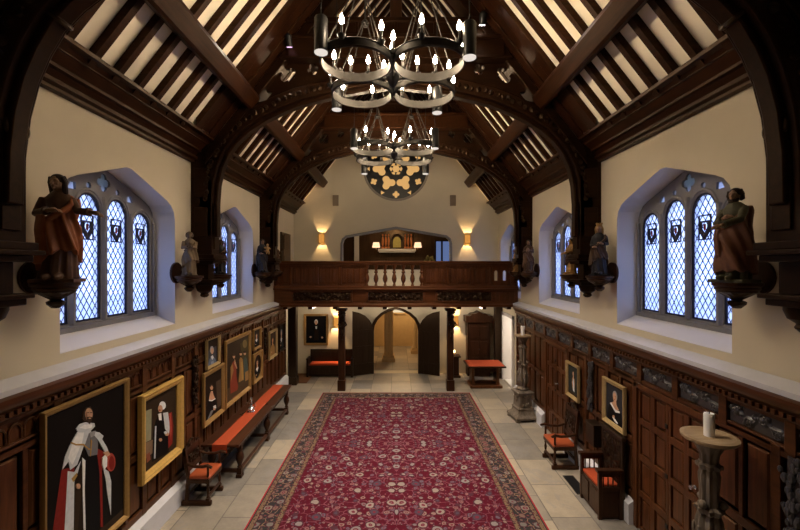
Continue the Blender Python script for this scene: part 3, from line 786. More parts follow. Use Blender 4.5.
for s, L_ in ((-1, 'left'), (1, 'right')):
    t = thing('wall_lamp', 'glowing shaded wall lamp %s of the gilt altarpiece' % L_, 'lamp', (.05 + s * 1.05, 20.36, 5.33), 0, 'altarpiece lamps')
    MB().lathe([(.0, .0), (.2, 0), (.15, .26), (0, .26)], (0, -.18, 0), 14).build('lamp_shade', emit('lamp_shade_glow', (1, .60, .34), .9), t)
    MB().tube([(0, 0, -.05), (0, -.1, -.1), (0, -.18, 0)], .012, 6).build('arm', M_brass, t)
o = thing('door_upright', 'narrow pale lit doorway edge at left in the upper room', 'door case', (-2.0, 20.3, 3.2))
MB().box(-.12, .12, 0, .08, 0, 2.75).build('jamb', M_plaster_w, o); MB().box(-.2, -.12, -.02, .08, 0, 2.8).build('casing', W_dark, o)
t = thing('leaf_arrangement', 'yellow green leaf arrangement behind the gallery rail at right', 'plant', (1.45, 17.6, 4.2))
MB().lathe([(.1, -1.0), (.14, -.98), (.05, -.9), (.05, -.2), (.12, -.1), (.1, .02)], (0, 0, 0), 12).build('stand', M_iron, t)
r = random.Random(4); m = MB()
for q in range(60):
    a = r.random() * 6.28; rr = .22 * r.random(); z = .08 + .55 * r.random()
    m.ell((rr * math.cos(a), rr * math.sin(a), z), (.045, .03, .06), 6, 4)
m.build('foliage', M_leaf, t)
d = bpy.data.objects.new('door_4', None); C.objects.link(d); d.location = (-WX, 15.1, 3.12); d.rotation_euler = (0, 0, PI / 2); structure(d, 'dark door in the left wall above the gallery', 'door')
MB().box(-.62, .62, -.06, 0, 0, 2.52).build('door_frame', W_dark, d, bevel=.01); l = MB().box(-.5, .5, -.09, -.06, 0, 2.4)
for z in (.3, 1.1, 1.9): l.box(-.42, .42, -.105, -.09, z, z + .55)
l.build('door_leaf', W_room, d, bevel=.008)

# ------------------------------------------------------------------ statue brackets and statues
W_brk = W_carve
def bracket(x, y, label, r=.27):
    t = thing('wall_bracket', label, 'bracket', (x, y, 4.21))
    s = 1 if x > 0 else -1
    a0 = PI / 2 if s > 0 else -PI / 2
    MB().lathe([(r * .80, -.10), (r * .9, -.075), (r * .88, -.05), (r, -.035), (r, 0)], (0, 0, 0), 24).build('shelf', W_furn, t)
    MB().lathe([(0, -.30), (.04, -.295), (.085, -.25), (.09, -.22), (.05, -.20), (.13, -.15), (.2, -.105), (.2, -.1)], (0, 0, 0), 18).build('pendant', W_brk, t)
    wx = s * (4.19 - abs(x))
    MB().prism(circ((0, .06), .2, 20), 'x', wx, wx - s * .035).build('back_disc', W_furn, t)

def fold_ring(z, a, b, cx, cy, amp, k, ph, n=44, lo=0, hi=2 * PI, out=0):
    L = []
    full_ = hi - lo > 6.28
    for i in range(n if full_ else n + 1):
        th = lo + (hi - lo) * i / n
        f = 1 + amp * (math.sin(k * th + ph) + .5 * math.sin((2 * k + 1) * th - ph * 1.7))
        L.append((cx + (a * f + out) * math.cos(th), cy + (b * f + out) * math.sin(th), z))
    return L
PROF = [(0, .145, .125), (.06, .138, .12), (.2, .126, .112), (.36, .118, .105), (.5, .108, .095), (.58, .092, .082), (.66, .10, .086), (.74, .114, .086), (.79, .108, .072), (.825, .066, .055), (.85, .040, .042)]
def ip(t):
    for (a, *p), (b, *q) in zip(PROF[:-1], PROF[1:]):
        if a <= t <= b: return [x + (y - x) * (t - a) / (b - a) for x, y in zip(p, q)]
    return PROF[-1][1:]
def hand(mb, w, d, up, sc):
    """palm, four curled fingers and a thumb at wrist w, pointing along d"""
    d = Vector(d).normalized(); up = Vector(up); sd = d.cross(up).normalized(); up = sd.cross(d).normalized(); w = Vector(w)
    pc = w + d * .035 * sc
    mb.tube([w - d * .01 * sc, w + d * .03 * sc, w + d * .062 * sc], [.016 * sc, .026 * sc, .024 * sc], 8)
    for k, l in enumerate((.06, .07, .065, .05)):
        b = w + d * .052 * sc + sd * (k - 1.5) * .0135 * sc
        mb.tube([b, b + d * l * .5 * sc + up * .002, b + d * l * .8 * sc - up * .014 * sc, b + d * l * .92 * sc - up * .03 * sc], [.0085 * sc, .008 * sc, .007 * sc, .0055 * sc], 6)
    b = w + d * .012 * sc - sd * .02 * sc
    mb.tube([b, b + d * .03 * sc - sd * .018 * sc, b + d * .056 * sc - sd * .016 * sc - up * .01 * sc], [.011 * sc, .009 * sc, .007 * sc], 6)
def head(mb, c, h, tilt=0):
    M = Matrix.Translation(c) @ Matrix.Rotation(tilt, 4, 'Z')
    r = h * .062
    mb.ell((0, 0, 0), (r * .8, r * .95, r * 1.12), 16, 12, M=M)                      # skull
    mb.ell((0, -r * .35, -r * .55), (r * .55, r * .52, r * .55), 12, 8, M=M)         # jaw
    mb.ell((0, -r * .78, -r * .98), (r * .2, r * .16, r * .16), 8, 6, M=M)           # chin
    mb.tube([(0, -r * .86, r * .22), (0, -r * 1.06, -r * .16), (0, -r * 1.13, -r * .3), (0, -r * .88, -r * .36)], [r * .1, r * .13, r * .17, r * .1], 7, M=M)  # nose
    for s in (-1, 1):
        mb.tube([(s * r * .55, -r * .68, r * .22), (s * r * .3, -r * .87, r * .27), (s * r * .1, -r * .88, r * .22)], r * .09, 6, M=M)   # brow
        mb.ell((s * r * .32, -r * .78, r * .06), (r * .14, r * .11, r * .09), 8, 6, M=M)   # eye
        mb.ell((s * r * .82, 0, -r * .06), (r * .1, r * .2, r * .3), 8, 6, M=M)            # ear
        mb.ell((s * r * .42, -r * .62, -r * .28), (r * .2, r * .18, r * .2), 8, 6, M=M)    # cheek
    mb.ell((0, -r * .88, -r * .6), (r * .26, r * .1, r * .07), 8, 5, M=M); mb.ell((0, -r * .85, -r * .72), (r * .2, r * .1, r * .07), 8, 5, M=M)   # lips
def statue(x, y, rz, h, label, robe, mantle, skin, hair, pose, seed, extra=None, turn=0, long_hair=True, z=4.211, head_back=0, hem=(.07, .26)):
    t = thing('statue', label, 'statue', (x, y, z), rz)
    r = random.Random(seed); ph = r.random() * 6; sway = r.uniform(-.03, .03) * h
    MB().box(-.17 * h, .17 * h, -.15 * h, .15 * h, 0, .035 * h).build('plinth', robe if pose != 'pray' else mantle, t, bevel=.008)
    z0 = .035 * h; H = h - z0
    cxf = lambda tt: sway * math.sin(PI * tt)
    # arms (shoulder, elbow, wrist, hand direction) in units of h; local -y is the front
    A = {'reach': [((.098, 0, .775), (.17, -.06, .665), (.30, -.13, .65), (1, -.3, -.22)), ((-.105, 0, .775), (-.145, -.05, .63), (-.02, -.14, .655), (1, -.25, .05))],
         'present': [((.10, 0, .775), (.15, -.15, .65), (.12, -.40, .58), (-.1, -1, -.2)), ((-.10, 0, .775), (-.14, -.05, .63), (.0, -.15, .68), (.9, -.4, .2))],
         'pray': [((.10, 0, .775), (.135, -.05, .63), (.025, -.14, .665), (-.25, -.45, .9)), ((-.10, 0, .775), (-.135, -.05, .63), (-.025, -.14, .665), (.25, -.45, .9))],
         'hold': [((.10, 0, .775), (.14, -.03, .62), (.08, -.14, .62), (-.5, -.6, .3)), ((-.10, 0, .775), (-.14, -.02, .62), (-.09, -.13, .56), (.6, -.6, .1))],
         'bless': [((.10, 0, .775), (.155, -.04, .65), (.17, -.12, .75), (.1, -.3, 1)), ((-.10, 0, .775), (-.14, -.03, .62), (-.07, -.14, .62), (.7, -.5, .2))]}[pose]
    rb = MB(); n = 26; loops = []
    for i in range(n + 1):
        tt = i / n * .845; a, b = ip(tt); fall = max(0, 1 - tt / .72)
        loops.append(fold_ring(z0 + tt * H, a * h, b * h, cxf(tt), 0,   .10 * fall + .012, 8, ph + tt * 2.2))
    rb.loft(loops)
    for (sh, el, wr, hd) in A:
        P = [Vector(p) * h for p in (sh, el, wr)]; P = [P[0], P[0].lerp(P[1], .5), P[1], P[1].lerp(P[2], .6), P[1].lerp(P[2], .86)]
        rb.tube(P, [.040 * h, .038 * h, .036 * h, .036 * h, .044 * h], 10)
    for s in (-1, 1): rb.ell((s * .045 * h, -.135 * h, z0 + .018 * h), (.035 * h, .07 * h, .03 * h), 8, 6)
    rb.build('robe', robe, t, remesh=.009 * h)
    # draped mantle: shell over back and one shoulder, crossing the front below the waist
    mn = MB(); nc, nr = 72, 26; outl = []; inl = []
    for j in range(nr + 1):
        lo_, li_ = [], []
        for i in range(nc):
            th = 2 * PI * i / nc
            top = .585 + .215 * (.5 + .5 * math.cos(th - .25 * PI)) ** 1.2
            bot = hem[0] + hem[1] * (.5 + .5 * math.cos(th + .30 * PI)) + .012 * math.sin(9 * th + ph)
            tt = bot + (top - bot) * j / nr; a, b = ip(max(0, min(.85, tt)))
            swag = 5 * th + 13 * tt * (1 + .3 * math.sin(th + ph)) + ph
            f = .021 * (1 - .35 * tt) * (math.sin(swag) + .55 * math.sin(2.1 * swag + 1.3)) + .026 + .012 * (1 - j / nr)
            z = z0 + tt * H; x_, y_ = math.cos(th), math.sin(th)
            lo_.append(((a + f) * h * x_ + cxf(tt), (b + f) * h * y_, z)); li_.append(((a - .006) * h * x_ + cxf(tt), (b - .006) * h * y_, z))
        outl.append(lo_); inl.append(li_)
    mn.loft(outl + list(reversed(inl)) + [outl[0]], True, False)
    sw = [(.10 * h, .0, .80 * h), (.12 * h, -.06 * h, .72 * h), (.06 * h, -.115 * h, .64 * h), (-.03 * h, -.115 * h, .585 * h), (-.10 * h, -.05 * h, .57 * h)]
    mn.tube(sw, [.022 * h, .026 * h, .026 * h, .024 * h, .018 * h], 8)
    if pose in ('reach', 'present'):
        for q in range(4):                              # loose end of cloth hanging from the bent arm
            x_ = -.125 + .018 * q; mn.tube([(x_ * h, (-.075 - .012 * q) * h, .63 * h), ((x_ - .006) * h, (-.085 - .012 * q) * h, .48 * h), ((x_ + .004) * h, (-.088 - .01 * q) * h, (.30 - .03 * (q % 2)) * h)], [.013 * h, .019 * h, .012 * h], 7)
    mn.build('mantle', mantle, t, remesh=.0075 * h)
    bd = MB(); hc = Vector((cxf(.85) * .5, -.018 * h - head_back * h, .925 * h))
    bd.tube([(0, .0, .79 * h), (0, 0, .84 * h), hc - Vector((0, -.01 * h, .03 * h))], [.06 * h, .036 * h, .036 * h], 12)
    head(bd, hc, h, turn)
    bd.tube([(0, 0, .45 * h), (0, 0, .6 * h), (0, 0, .76 * h), (0, 0, .82 * h)], [.05 * h, .06 * h, .055 * h, .03 * h], 10)
    for (sh, el, wr, hd) in A:
        e = Vector(el) * h; w = Vector(wr) * h
        bd.tube([Vector((0, 0, .775 * h)), Vector(sh) * h * .94, e, e.lerp(w, .5), w], [.028 * h, .026 * h, .025 * h, .024 * h, .019 * h], 8)
        hand(bd, w, hd, (0, 0, 1) if abs(hd[2]) < .7 else (0, 1, 0), h * .95)
    bd.build('body', skin, t, remesh=.0048 * h)
    hm = MB(); rr = .062 * h; M = Matrix.Translation(hc) @ Matrix.Rotation(turn, 4, 'Z')
    hm.ell((0, rr * .22, rr * .3), (rr * 1.0, rr * 1.02, rr * 1.0), 16, 10, M=M)
    for s in (-1, 1):
        hm.tube([(s * rr * .75, -rr * .15, rr * .75), (s * rr * .98, rr * .1, 0), (s * rr * .9, rr * .4, -rr * (1.5 if long_hair else .6)), (s * rr * .6, rr * .6, -rr * (2.3 if long_hair else .8))], [rr * .3, rr * .36, rr * .36, rr * .22], 8, M=M)
    for k in range(12):
        a = PI * .1 + PI * .8 * k / 11; hm.tube([(rr * .7 * math.cos(a), rr * .2 + rr * .75 * math.sin(a), rr * 1.0), (rr * 1.0 * math.cos(a), rr * .2 + rr * 1.05 * math.sin(a), rr * .2), (rr * .9 * math.cos(a), rr * .2 + rr * .95 * math.sin(a), -rr * (1.2 if long_hair else .7))], [rr * .18, rr * .2, rr * .14], 6, M=M)
    hm.build('hair', hair, t)
    if extra: extra(t, h, hc, rr, M)
    return t
def stone(nm, c, rough=.6): return plain(nm, c, rough, 0, .35, 14, .25, .3)
m_umber = stone('carved_umber', (.10, .05, .028), .42); m_rust = stone('painted_rust', (.30, .095, .034), .42); m_bluegr = stone('painted_dark_green', (.035, .04, .036)); m_skin = stone('carved_flesh', (.27, .155, .09), .42)
m_oakst = stone('carved_brown', (.065, .034, .018)); m_limest = stone('aged_limestone', (.17, .12, .068)); m_dkblue = stone('painted_dark_blue', (.020, .018, .021)); m_gildst = stone('worn_gilding', (.34, .19, .06)); m_hair = stone('carved_hair', (.03, .016, .01))
m_green = stone('painted_olive', (.085, .08, .045)); m_redmant = stone('painted_brown_red', (.14, .055, .028))
def crown(t, h, hc, rr, M):
    m = MB(); m.lathe([(rr * .85, 0), (rr * .95, rr * .7), (rr * .8, rr * .7), (rr * .72, 0)], (0, rr * .15, rr * .8), 14, M=M)
    for k in range(6):
        a = k * PI / 3; m.ell((rr * .9 * math.cos(a), rr * .15 + rr * .9 * math.sin(a), rr * 1.65), (rr * .15, rr * .15, rr * .3), 6, 5, M=M)
    m.build('crown', m_gildst, t)
def book(t, h, hc, rr, M):
    MB().box(-.07 * h, .06 * h, -.235 * h, -.20 * h, .55 * h, .70 * h).build('book', m_redmant, t, bevel=.006)
def child(t, h, hc, rr, M):
    m = MB(); x = .11 * h
    m.ell((x, -.17 * h, .70 * h), (.05 * h, .045 * h, .085 * h), 12, 8); m.ell((x, -.175 * h, .815 * h), (.036 * h, .038 * h, .044 * h), 12, 8); m.ell((x, -.215 * h, .81 * h), (.008 * h, .01 * h, .01 * h), 6, 5)
    m.tube([(x - .02 * h, -.19 * h, .65 * h), (x - .03 * h, -.24 * h, .62 * h), (x - .03 * h, -.24 * h, .55 * h)], [.026 * h, .023 * h, .016 * h], 8); m.tube([(x + .02 * h, -.19 * h, .65 * h), (x + .03 * h, -.235 * h, .61 * h), (x + .03 * h, -.235 * h, .54 * h)], [.026 * h, .023 * h, .016 * h], 8)
    m.tube([(x - .045 * h, -.17 * h, .75 * h), (x - .08 * h, -.2 * h, .72 * h), (x - .10 * h, -.22 * h, .75 * h)], [.02 * h, .016 * h, .013 * h], 8)
    m.tube([(x + .045 * h, -.17 * h, .75 * h), (x + .07 * h, -.21 * h, .70 * h), (x + .04 * h, -.24 * h, .71 * h)], [.02 * h, .016 * h, .013 * h], 8)
    m.build('child', m_gildst, t, remesh=.006 * h)
def beard(t, h, hc, rr, M):
    m = MB()
    for k in range(7):
        a = (k - 3) / 3; m.tube([(a * rr * .6, -rr * .55 + abs(a) * rr * .3, -rr * .6), (a * rr * .45, -rr * .85 + abs(a) * rr * .25, -rr * 1.1), (a * rr * .2, -rr * .8, -rr * 1.7)], [rr * .2, rr * .24, rr * .08], 6, M=M)
    m.build('beard', m_hair, t)
def wings(t, h, hc, rr, M):
    for s in (-1, 1):
        m = MB()
        for k in range(6): m.tube([(s * .06 * h, .10 * h, .76 * h), (s * (.15 + .01 * k) * h, .15 * h, (.80 - .05 * k) * h), (s * (.17 - .01 * k) * h, .15 * h, (.62 - .07 * k) * h)], [.02 * h, .028 * h, .01 * h], 6)
        m.build('wing', m_gildst, t)
for x, y, lb in ((-3.93, 4.62, 'oak wall bracket under the large reaching statue on the left'), (-3.93, 7.60, 'oak bracket under the pale stone statue by the left middle post'), (-3.93, 8.96, 'oak bracket under the small dark statue against the left far window'),
                 (-3.93, 11.78, 'oak bracket under the madonna statue by the left far post'), (-3.93, 13.02, 'oak bracket under the dark statue beside the gallery on the left'), (3.92, 4.6, 'oak wall bracket under the large bearded statue on the right'),
                 (3.93, 7.72, 'oak bracket under the crowned statue by the right middle post'), (3.93, 8.96, 'oak bracket under the small arm stretching figure on the right'), (3.93, 11.85, 'oak bracket under the brown statue by the right far post'), (3.93, 13.02, 'oak bracket under the small gilded figure beside the gallery on the right')):
    bracket(x, y, lb, .235 if y < 5 else .25)
statue(-3.90, 4.62, .35, 1.24, 'large dark carved woman in rust drapery reaching an arm to the right', m_umber, m_rust, m_skin, m_hair, 'reach', 1, turn=-.25, head_back=.02, hem=(.03, .24))
statue(-3.93, 7.60, .5, .84, 'pale stone robed figure with joined hands on the left wall', m_limest, m_limest, m_limest, m_limest, 'pray', 2, long_hair=False)
statue(-3.93, 8.96, .6, .78, 'small dark carved figure standing before the left far window', m_dkblue, m_umber, m_oakst, m_hair, 'hold', 3)
statue(-3.93, 11.78, .5, .98, 'dark blue robed madonna holding a gilded child on the left', m_dkblue, m_dkblue, m_skin, m_hair, 'hold', 4, child)
statue(-3.93, 13.02, .7, .9, 'dark carved winged figure beside the gallery end on the left', m_oakst, m_umber, m_oakst, m_hair, 'bless', 5, wings)
statue(3.87, 4.58, -1.25, 1.08, 'large bearded carved man in olive and brown drapery on the right', m_green, m_redmant, m_skin, m_hair, 'present', 6, beard, turn=.1, long_hair=False, head_back=-.025, hem=(.03, .06))
statue(3.93, 7.72, -.7, .98, 'crowned carved queen in dark blue robe by the right middle post', m_dkblue, m_oakst, m_skin, m_gildst, 'hold', 7, crown)
statue(3.93, 11.85, -.5, .96, 'brown carved saint with folded drapery by the right far post', m_oakst, m_umber, m_skin, m_hair, 'pray', 9)
statue(3.93, 13.02, -.6, .72, 'small gilded carved figure beside the gallery end on the right', m_gildst, m_oakst, m_gildst, m_hair, 'bless', 10, wings)
statue(3.92, 8.94, -1.2, .80, 'small gilded figure stretching out an arm beside the right middle post', m_gildst, m_oakst, m_gildst, m_hair, 'present', 12)

# ------------------------------------------------------------------ framed paintings
def frame_loops(w, h, fw, dp):
    L = []
    for ins, d in ((0, 0), (0, dp * .7), (fw * .15, dp), (fw * .4, dp * .8), (fw * .55, dp * .85), (fw * .8, dp * .5), (fw * .88, dp * .55), (fw, dp * .35), (fw, 0)):
        L.append([(-w / 2 + ins, -d, ins), (w / 2 - ins, -d, ins), (w / 2 - ins, -d, h - ins), (-w / 2 + ins, -d, h - ins)])
    return L
def painting(x, y, z, rz, w, h, fw, fmat, label, bg, shapes, oval=False, dp=.06):
    t = thing('framed_painting', label, 'painting', (x, y, z), rz)
    f = MB(); L = frame_loops(w, h, fw, dp); f.loft(L + [L[0]], True, False); f.build('frame', fmat, t)
    if oval:
        f2 = MB().prism([(-w / 2 + fw * .9, fw * .9), (w / 2 - fw * .9, fw * .9), (w / 2 - fw * .9, h - fw * .9), (-w / 2 + fw * .9, h - fw * .9)], 'y', -dp * .5, -dp * .2, [[(a * (w / 2 - fw * 1.1), h / 2 + b * (h / 2 - fw * 1.1)) for a, b in circ((0, 0), 1, 28)]])
        f2.build('oval_mount', fmat, t, smooth=20)
    mats = [bg]; cw, ch = w - 2 * fw, h - 2 * fw
    mb = MB().box(-cw / 2 - .004, cw / 2 + .004, -dp * .12, 0, fw - .004, h - fw + .004)
    for k, (col, pts) in enumerate(shapes):
        if col not in mats: mats.append(col)
        P = [(-cw / 2 + min(1, max(0, u)) * cw, fw + min(1, max(0, v)) * ch) for u, v in pts]
        mb.prism(P, 'y', -dp * .12, -dp * .12 - .0006 * (k + 1), m=mats.index(col))
    mb.build('canvas', mats, t, smooth=0)
def E(u, v, a, b, n=16): return [(u + a * math.cos(2 * PI * i / n), v + b * math.sin(2 * PI * i / n)) for i in range(n)]
bk = paint(.007, .0055, .005); brn = paint(.035, .022, .013); flesh = paint(.55, .32, .20); wht = paint(.80, .80, .80); blkrobe = paint(.005, .005, .006); redp = paint(.20, .018, .014); goldp = paint(.40, .24, .07)
lace = paint(.58, .61, .64); dkbr = paint(.018, .01, .006); ochre = paint(.30, .17, .06); bluep = paint(.12, .15, .22); wallp = paint(.28, .27, .17); red2 = paint(.36, .06, .04); hairp = paint(.05, .03, .02); shad = paint(.30, .30, .31); greyp = paint(.16, .16, .17)
# big full-length nobleman in white cape (local left = nearer the viewer)
king = [(brn, [(0, 0), (1, 0), (1, .05), (0, .05)]),
    (redp, [(0.167, 0.632), (0.312, 0.602), (0.312, 0.486), (0.235, 0.059), (0.07, 0.284)]),
    (lace, [(0.235, 0.6), (0.312, 0.567), (0.393, 0.614), (0.348, 0.541), (0.312, 0.447), (0.298, 0.021), (0.181, 0.074)]),
    (dkbr, [(0.312, 0.524), (0.442, 0.598), (0.461, 0.39), (0.446, 0.01), (0.301, 0.02)]),
    (goldp, [(0.277, 0.537), (0.341, 0.553), (0.348, 0.531), (0.298, 0.506)]),
    (brn, [(0.319, 0.483), (0.378, 0.481), (0.393, 0.377), (0.319, 0.021), (0.298, 0.031)]),
    (wht, [(0.408, 0.629), (0.446, 0.597), (0.438, 0.399), (0.453, 0.022), (0.427, 0.023), (0.411, 0.409)]),
    (blkrobe, [(0.453, 0.685), (0.601, 0.671), (0.665, 0.525), (0.656, 0.316), (0.631, 0.01), (0.461, 0.019), (0.446, 0.436)]),
    (redp, [(0.589, 0.637), (0.69, 0.581), (0.708, 0.447), (0.665, 0.462), (0.682, 0.051), (0.648, 0.065), (0.631, 0.452)]),
    (lace, [(0.682, 0.466), (0.761, 0.418), (0.802, 0.327), (0.797, 0.088), (0.743, 0.266), (0.725, 0.355)]),
    (greyp, [(0.5, 0.063), (0.589, 0.047), (0.606, 0.01), (0.461, 0.01)]),
    (lace, [(0.347, 0.817), (0.508, 0.78), (0.548, 0.738), (0.425, 0.706), (0.378, 0.648), (0.341, 0.605), (0.261, 0.599), (0.241, 0.659), (0.173, 0.632), (0.199, 0.7), (0.253, 0.752), (0.296, 0.783)]),
    (wht, [(0.347, 0.812), (0.425, 0.79), (0.399, 0.73), (0.286, 0.623), (0.267, 0.64), (0.234, 0.683), (0.286, 0.764)]),
    (greyp, [(0.485, 0.767), (0.576, 0.759), (0.61, 0.679), (0.599, 0.588), (0.485, 0.613), (0.431, 0.698)]),
    (lace, [(0.571, 0.754), (0.627, 0.733), (0.684, 0.693), (0.665, 0.675), (0.731, 0.601), (0.754, 0.566), (0.709, 0.568), (0.622, 0.675), (0.557, 0.732)]),
    (shad, [(0.499, 0.769), (0.576, 0.759), (0.557, 0.73), (0.508, 0.732)]),
    (lace, [(0.329, 0.841), (0.37, 0.859), (0.446, 0.852), (0.557, 0.816), (0.566, 0.792), (0.512, 0.779), (0.425, 0.79), (0.349, 0.816)]),
    (wht, [(0.37, 0.836), (0.425, 0.842), (0.53, 0.816), (0.525, 0.796), (0.442, 0.806)]),
    (goldp, [(0.269, 0.773), (0.327, 0.743), (0.416, 0.718), (0.485, 0.665), (0.485, 0.657), (0.412, 0.708), (0.325, 0.734), (0.269, 0.763)]),
    (goldp, [(0.472, 0.669), (0.521, 0.654), (0.521, 0.645), (0.472, 0.661)]),
    (goldp, [(0.508, 0.721), (0.525, 0.704), (0.508, 0.606), (0.499, 0.609)]),
    (hairp, [(0.399, 0.887), (0.416, 0.927), (0.453, 0.947), (0.508, 0.941), (0.534, 0.909), (0.539, 0.874), (0.508, 0.841), (0.425, 0.862)]),
    (flesh, [(0.53, 0.885), (0.525, 0.868), (0.511, 0.857), (0.492, 0.854), (0.47, 0.86), (0.451, 0.873), (0.438, 0.89), (0.433, 0.909), (0.438, 0.926), (0.451, 0.937), (0.47, 0.94), (0.492, 0.935), (0.511, 0.922), (0.525, 0.904)]),
    (paint(.30,.15,.09), [(0.437, 0.91), (0.455, 0.929), (0.463, 0.876), (0.446, 0.869)]),
    (hairp, [(0.45, 0.885), (0.485, 0.88), (0.521, 0.867), (0.517, 0.845), (0.49, 0.827), (0.463, 0.852)]),
    (flesh, [(0.508, 0.863), (0.502, 0.861), (0.49, 0.863), (0.477, 0.868), (0.472, 0.872), (0.477, 0.874), (0.49, 0.872), (0.502, 0.868)]),
    (hairp, [(0.459, 0.914), (0.481, 0.91), (0.481, 0.905), (0.459, 0.91)]),
    (hairp, [(0.496, 0.906), (0.519, 0.901), (0.519, 0.896), (0.496, 0.901)]),
    (red2, [(0.854, 0.451), (0.847, 0.424), (0.826, 0.407), (0.797, 0.404), (0.766, 0.415), (0.737, 0.438), (0.718, 0.467), (0.711, 0.498), (0.718, 0.525), (0.737, 0.542), (0.766, 0.546), (0.797, 0.536), (0.826, 0.514), (0.847, 0.483)]),
    (redp, [(0.835, 0.451), (0.831, 0.43), (0.82, 0.416), (0.803, 0.411), (0.785, 0.418), (0.769, 0.433), (0.758, 0.455), (0.754, 0.478), (0.758, 0.499), (0.769, 0.513), (0.785, 0.518), (0.803, 0.512), (0.82, 0.497), (0.831, 0.475)]),
    (wht, [(0.665, 0.544), (0.706, 0.554), (0.729, 0.523), (0.724, 0.464), (0.684, 0.453), (0.66, 0.497)]),
    (flesh, [(0.675, 0.576), (0.744, 0.567), (0.774, 0.533), (0.724, 0.531)]),
    (flesh, [(0.37, 0.454), (0.368, 0.447), (0.362, 0.444), (0.353, 0.443), (0.343, 0.447), (0.335, 0.454), (0.329, 0.462), (0.326, 0.471), (0.329, 0.477), (0.335, 0.481), (0.343, 0.481), (0.353, 0.478), (0.362, 0.471), (0.368, 0.463)])]
painting(-4.02, 5.235, .66, PI / 2, 1.45, 2.08, .07, M_giltd, 'large full-length portrait of a bearded nobleman in a white cape', bk, king)
peer = [(brn, [(0, .82), (1, .9), (1, 1), (0, 1)]),
    (wallp, [(0.005, 0.865), (0.222, 0.842), (0.208, 0.4), (0.018, 0.424)]),
    (paint(.20,.13,.08), [(0.018, 0.417), (0.329, 0.375), (0.329, 0.196), (0.031, 0.189)]),
    (paint(.22,.07,.04), [(0.071, 0.242), (0.166, 0.24), (0.194, 0.124), (0.084, 0.116)]),
    (blkrobe, [(0.236, 0.072), (0.264, 0.468), (0.35, 0.636), (0.453, 0.676), (0.669, 0.61), (0.798, 0.398), (0.749, 0.017), (0.438, 0.052)]),
    (redp, [(0.669, 0.628), (0.848, 0.605), (0.898, 0.365), (0.864, 0.107), (0.733, 0.08), (0.717, 0.387)]),
    (lace, [(0.56, 0.677), (0.717, 0.644), (0.782, 0.404), (0.749, 0.293), (0.622, 0.419)]),
    (red2, [(0.749, 0.604), (0.815, 0.599), (0.848, 0.343), (0.815, 0.164), (0.774, 0.33)]),
    (wht, [(0.645, 0.766), (0.635, 0.742), (0.607, 0.728), (0.567, 0.728), (0.522, 0.741), (0.483, 0.765), (0.456, 0.794), (0.446, 0.824), (0.456, 0.848), (0.483, 0.862), (0.522, 0.863), (0.567, 0.85), (0.607, 0.827), (0.635, 0.797)]),
    (flesh, [(0.544, 0.748), (0.537, 0.726), (0.518, 0.712), (0.491, 0.71), (0.461, 0.719), (0.434, 0.737), (0.415, 0.762), (0.409, 0.787), (0.415, 0.809), (0.434, 0.823), (0.461, 0.825), (0.491, 0.817), (0.518, 0.798), (0.537, 0.773)]),
    (red2, [(0.483, 0.743), (0.475, 0.736), (0.453, 0.738), (0.432, 0.748), (0.424, 0.761), (0.432, 0.769), (0.453, 0.767), (0.475, 0.756)]),
    (wht, [(0.409, 0.708), (0.499, 0.695), (0.514, 0.584), (0.438, 0.608)]),
    (lace, [(0.314, 0.558), (0.35, 0.553), (0.321, 0.091), (0.285, 0.098)]),
    (flesh, [(0.741, 0.296), (0.735, 0.287), (0.717, 0.284), (0.691, 0.288), (0.663, 0.298), (0.638, 0.311), (0.62, 0.327), (0.614, 0.34), (0.62, 0.349), (0.638, 0.352), (0.663, 0.349), (0.691, 0.339), (0.717, 0.325), (0.735, 0.31)]),
    (flesh, [(0.521, 0.288), (0.517, 0.278), (0.504, 0.274), (0.486, 0.275), (0.466, 0.283), (0.448, 0.294), (0.435, 0.307), (0.431, 0.32), (0.435, 0.329), (0.448, 0.334), (0.466, 0.332), (0.486, 0.325), (0.504, 0.314), (0.517, 0.3)]),
    (lace, [(0.685, 0.338), (0.68, 0.33), (0.667, 0.327), (0.648, 0.329), (0.627, 0.336), (0.608, 0.347), (0.595, 0.359), (0.591, 0.37), (0.595, 0.379), (0.608, 0.382), (0.627, 0.38), (0.648, 0.373), (0.667, 0.362), (0.68, 0.349)])]
painting(-4.02, 6.82, .97, PI / 2, 1.2, 1.40, .13, M_gilt, 'gold framed portrait of a white wigged peer in black robe', brn, peer, dp=.10)
def bust(dress, collar, hair, bgc=None, white_cap=False):
    sh = []
    if bgc: sh.append((bgc, [(0, 0), (1, 0), (1, 1), (0, 1)]))
    sh += [(dress, [(.12, 0), (.90, 0), (.86, .30), (.70, .46), (.36, .46), (.18, .32)]), (collar, [(.40, .46), (.62, .46), (.66, .40), (.52, .27), (.36, .39)]), (flesh, [(.45, .44), (.58, .44), (.57, .58), (.46, .58)]), (hair, E(.515, .68, .135, .135)), (flesh, E(.51, .655, .092, .112)), (hair, E(.515, .77, .10, .045)), (hair, E(.48, .665, .012, .008)), (hair, E(.545, .665, .012, .008)), (redp, E(.512, .60, .025, .008)), (flesh, E(.36, .16, .06, .03))]
    if white_cap: sh.append((wht, E(.515, .80, .10, .04)))
    return sh
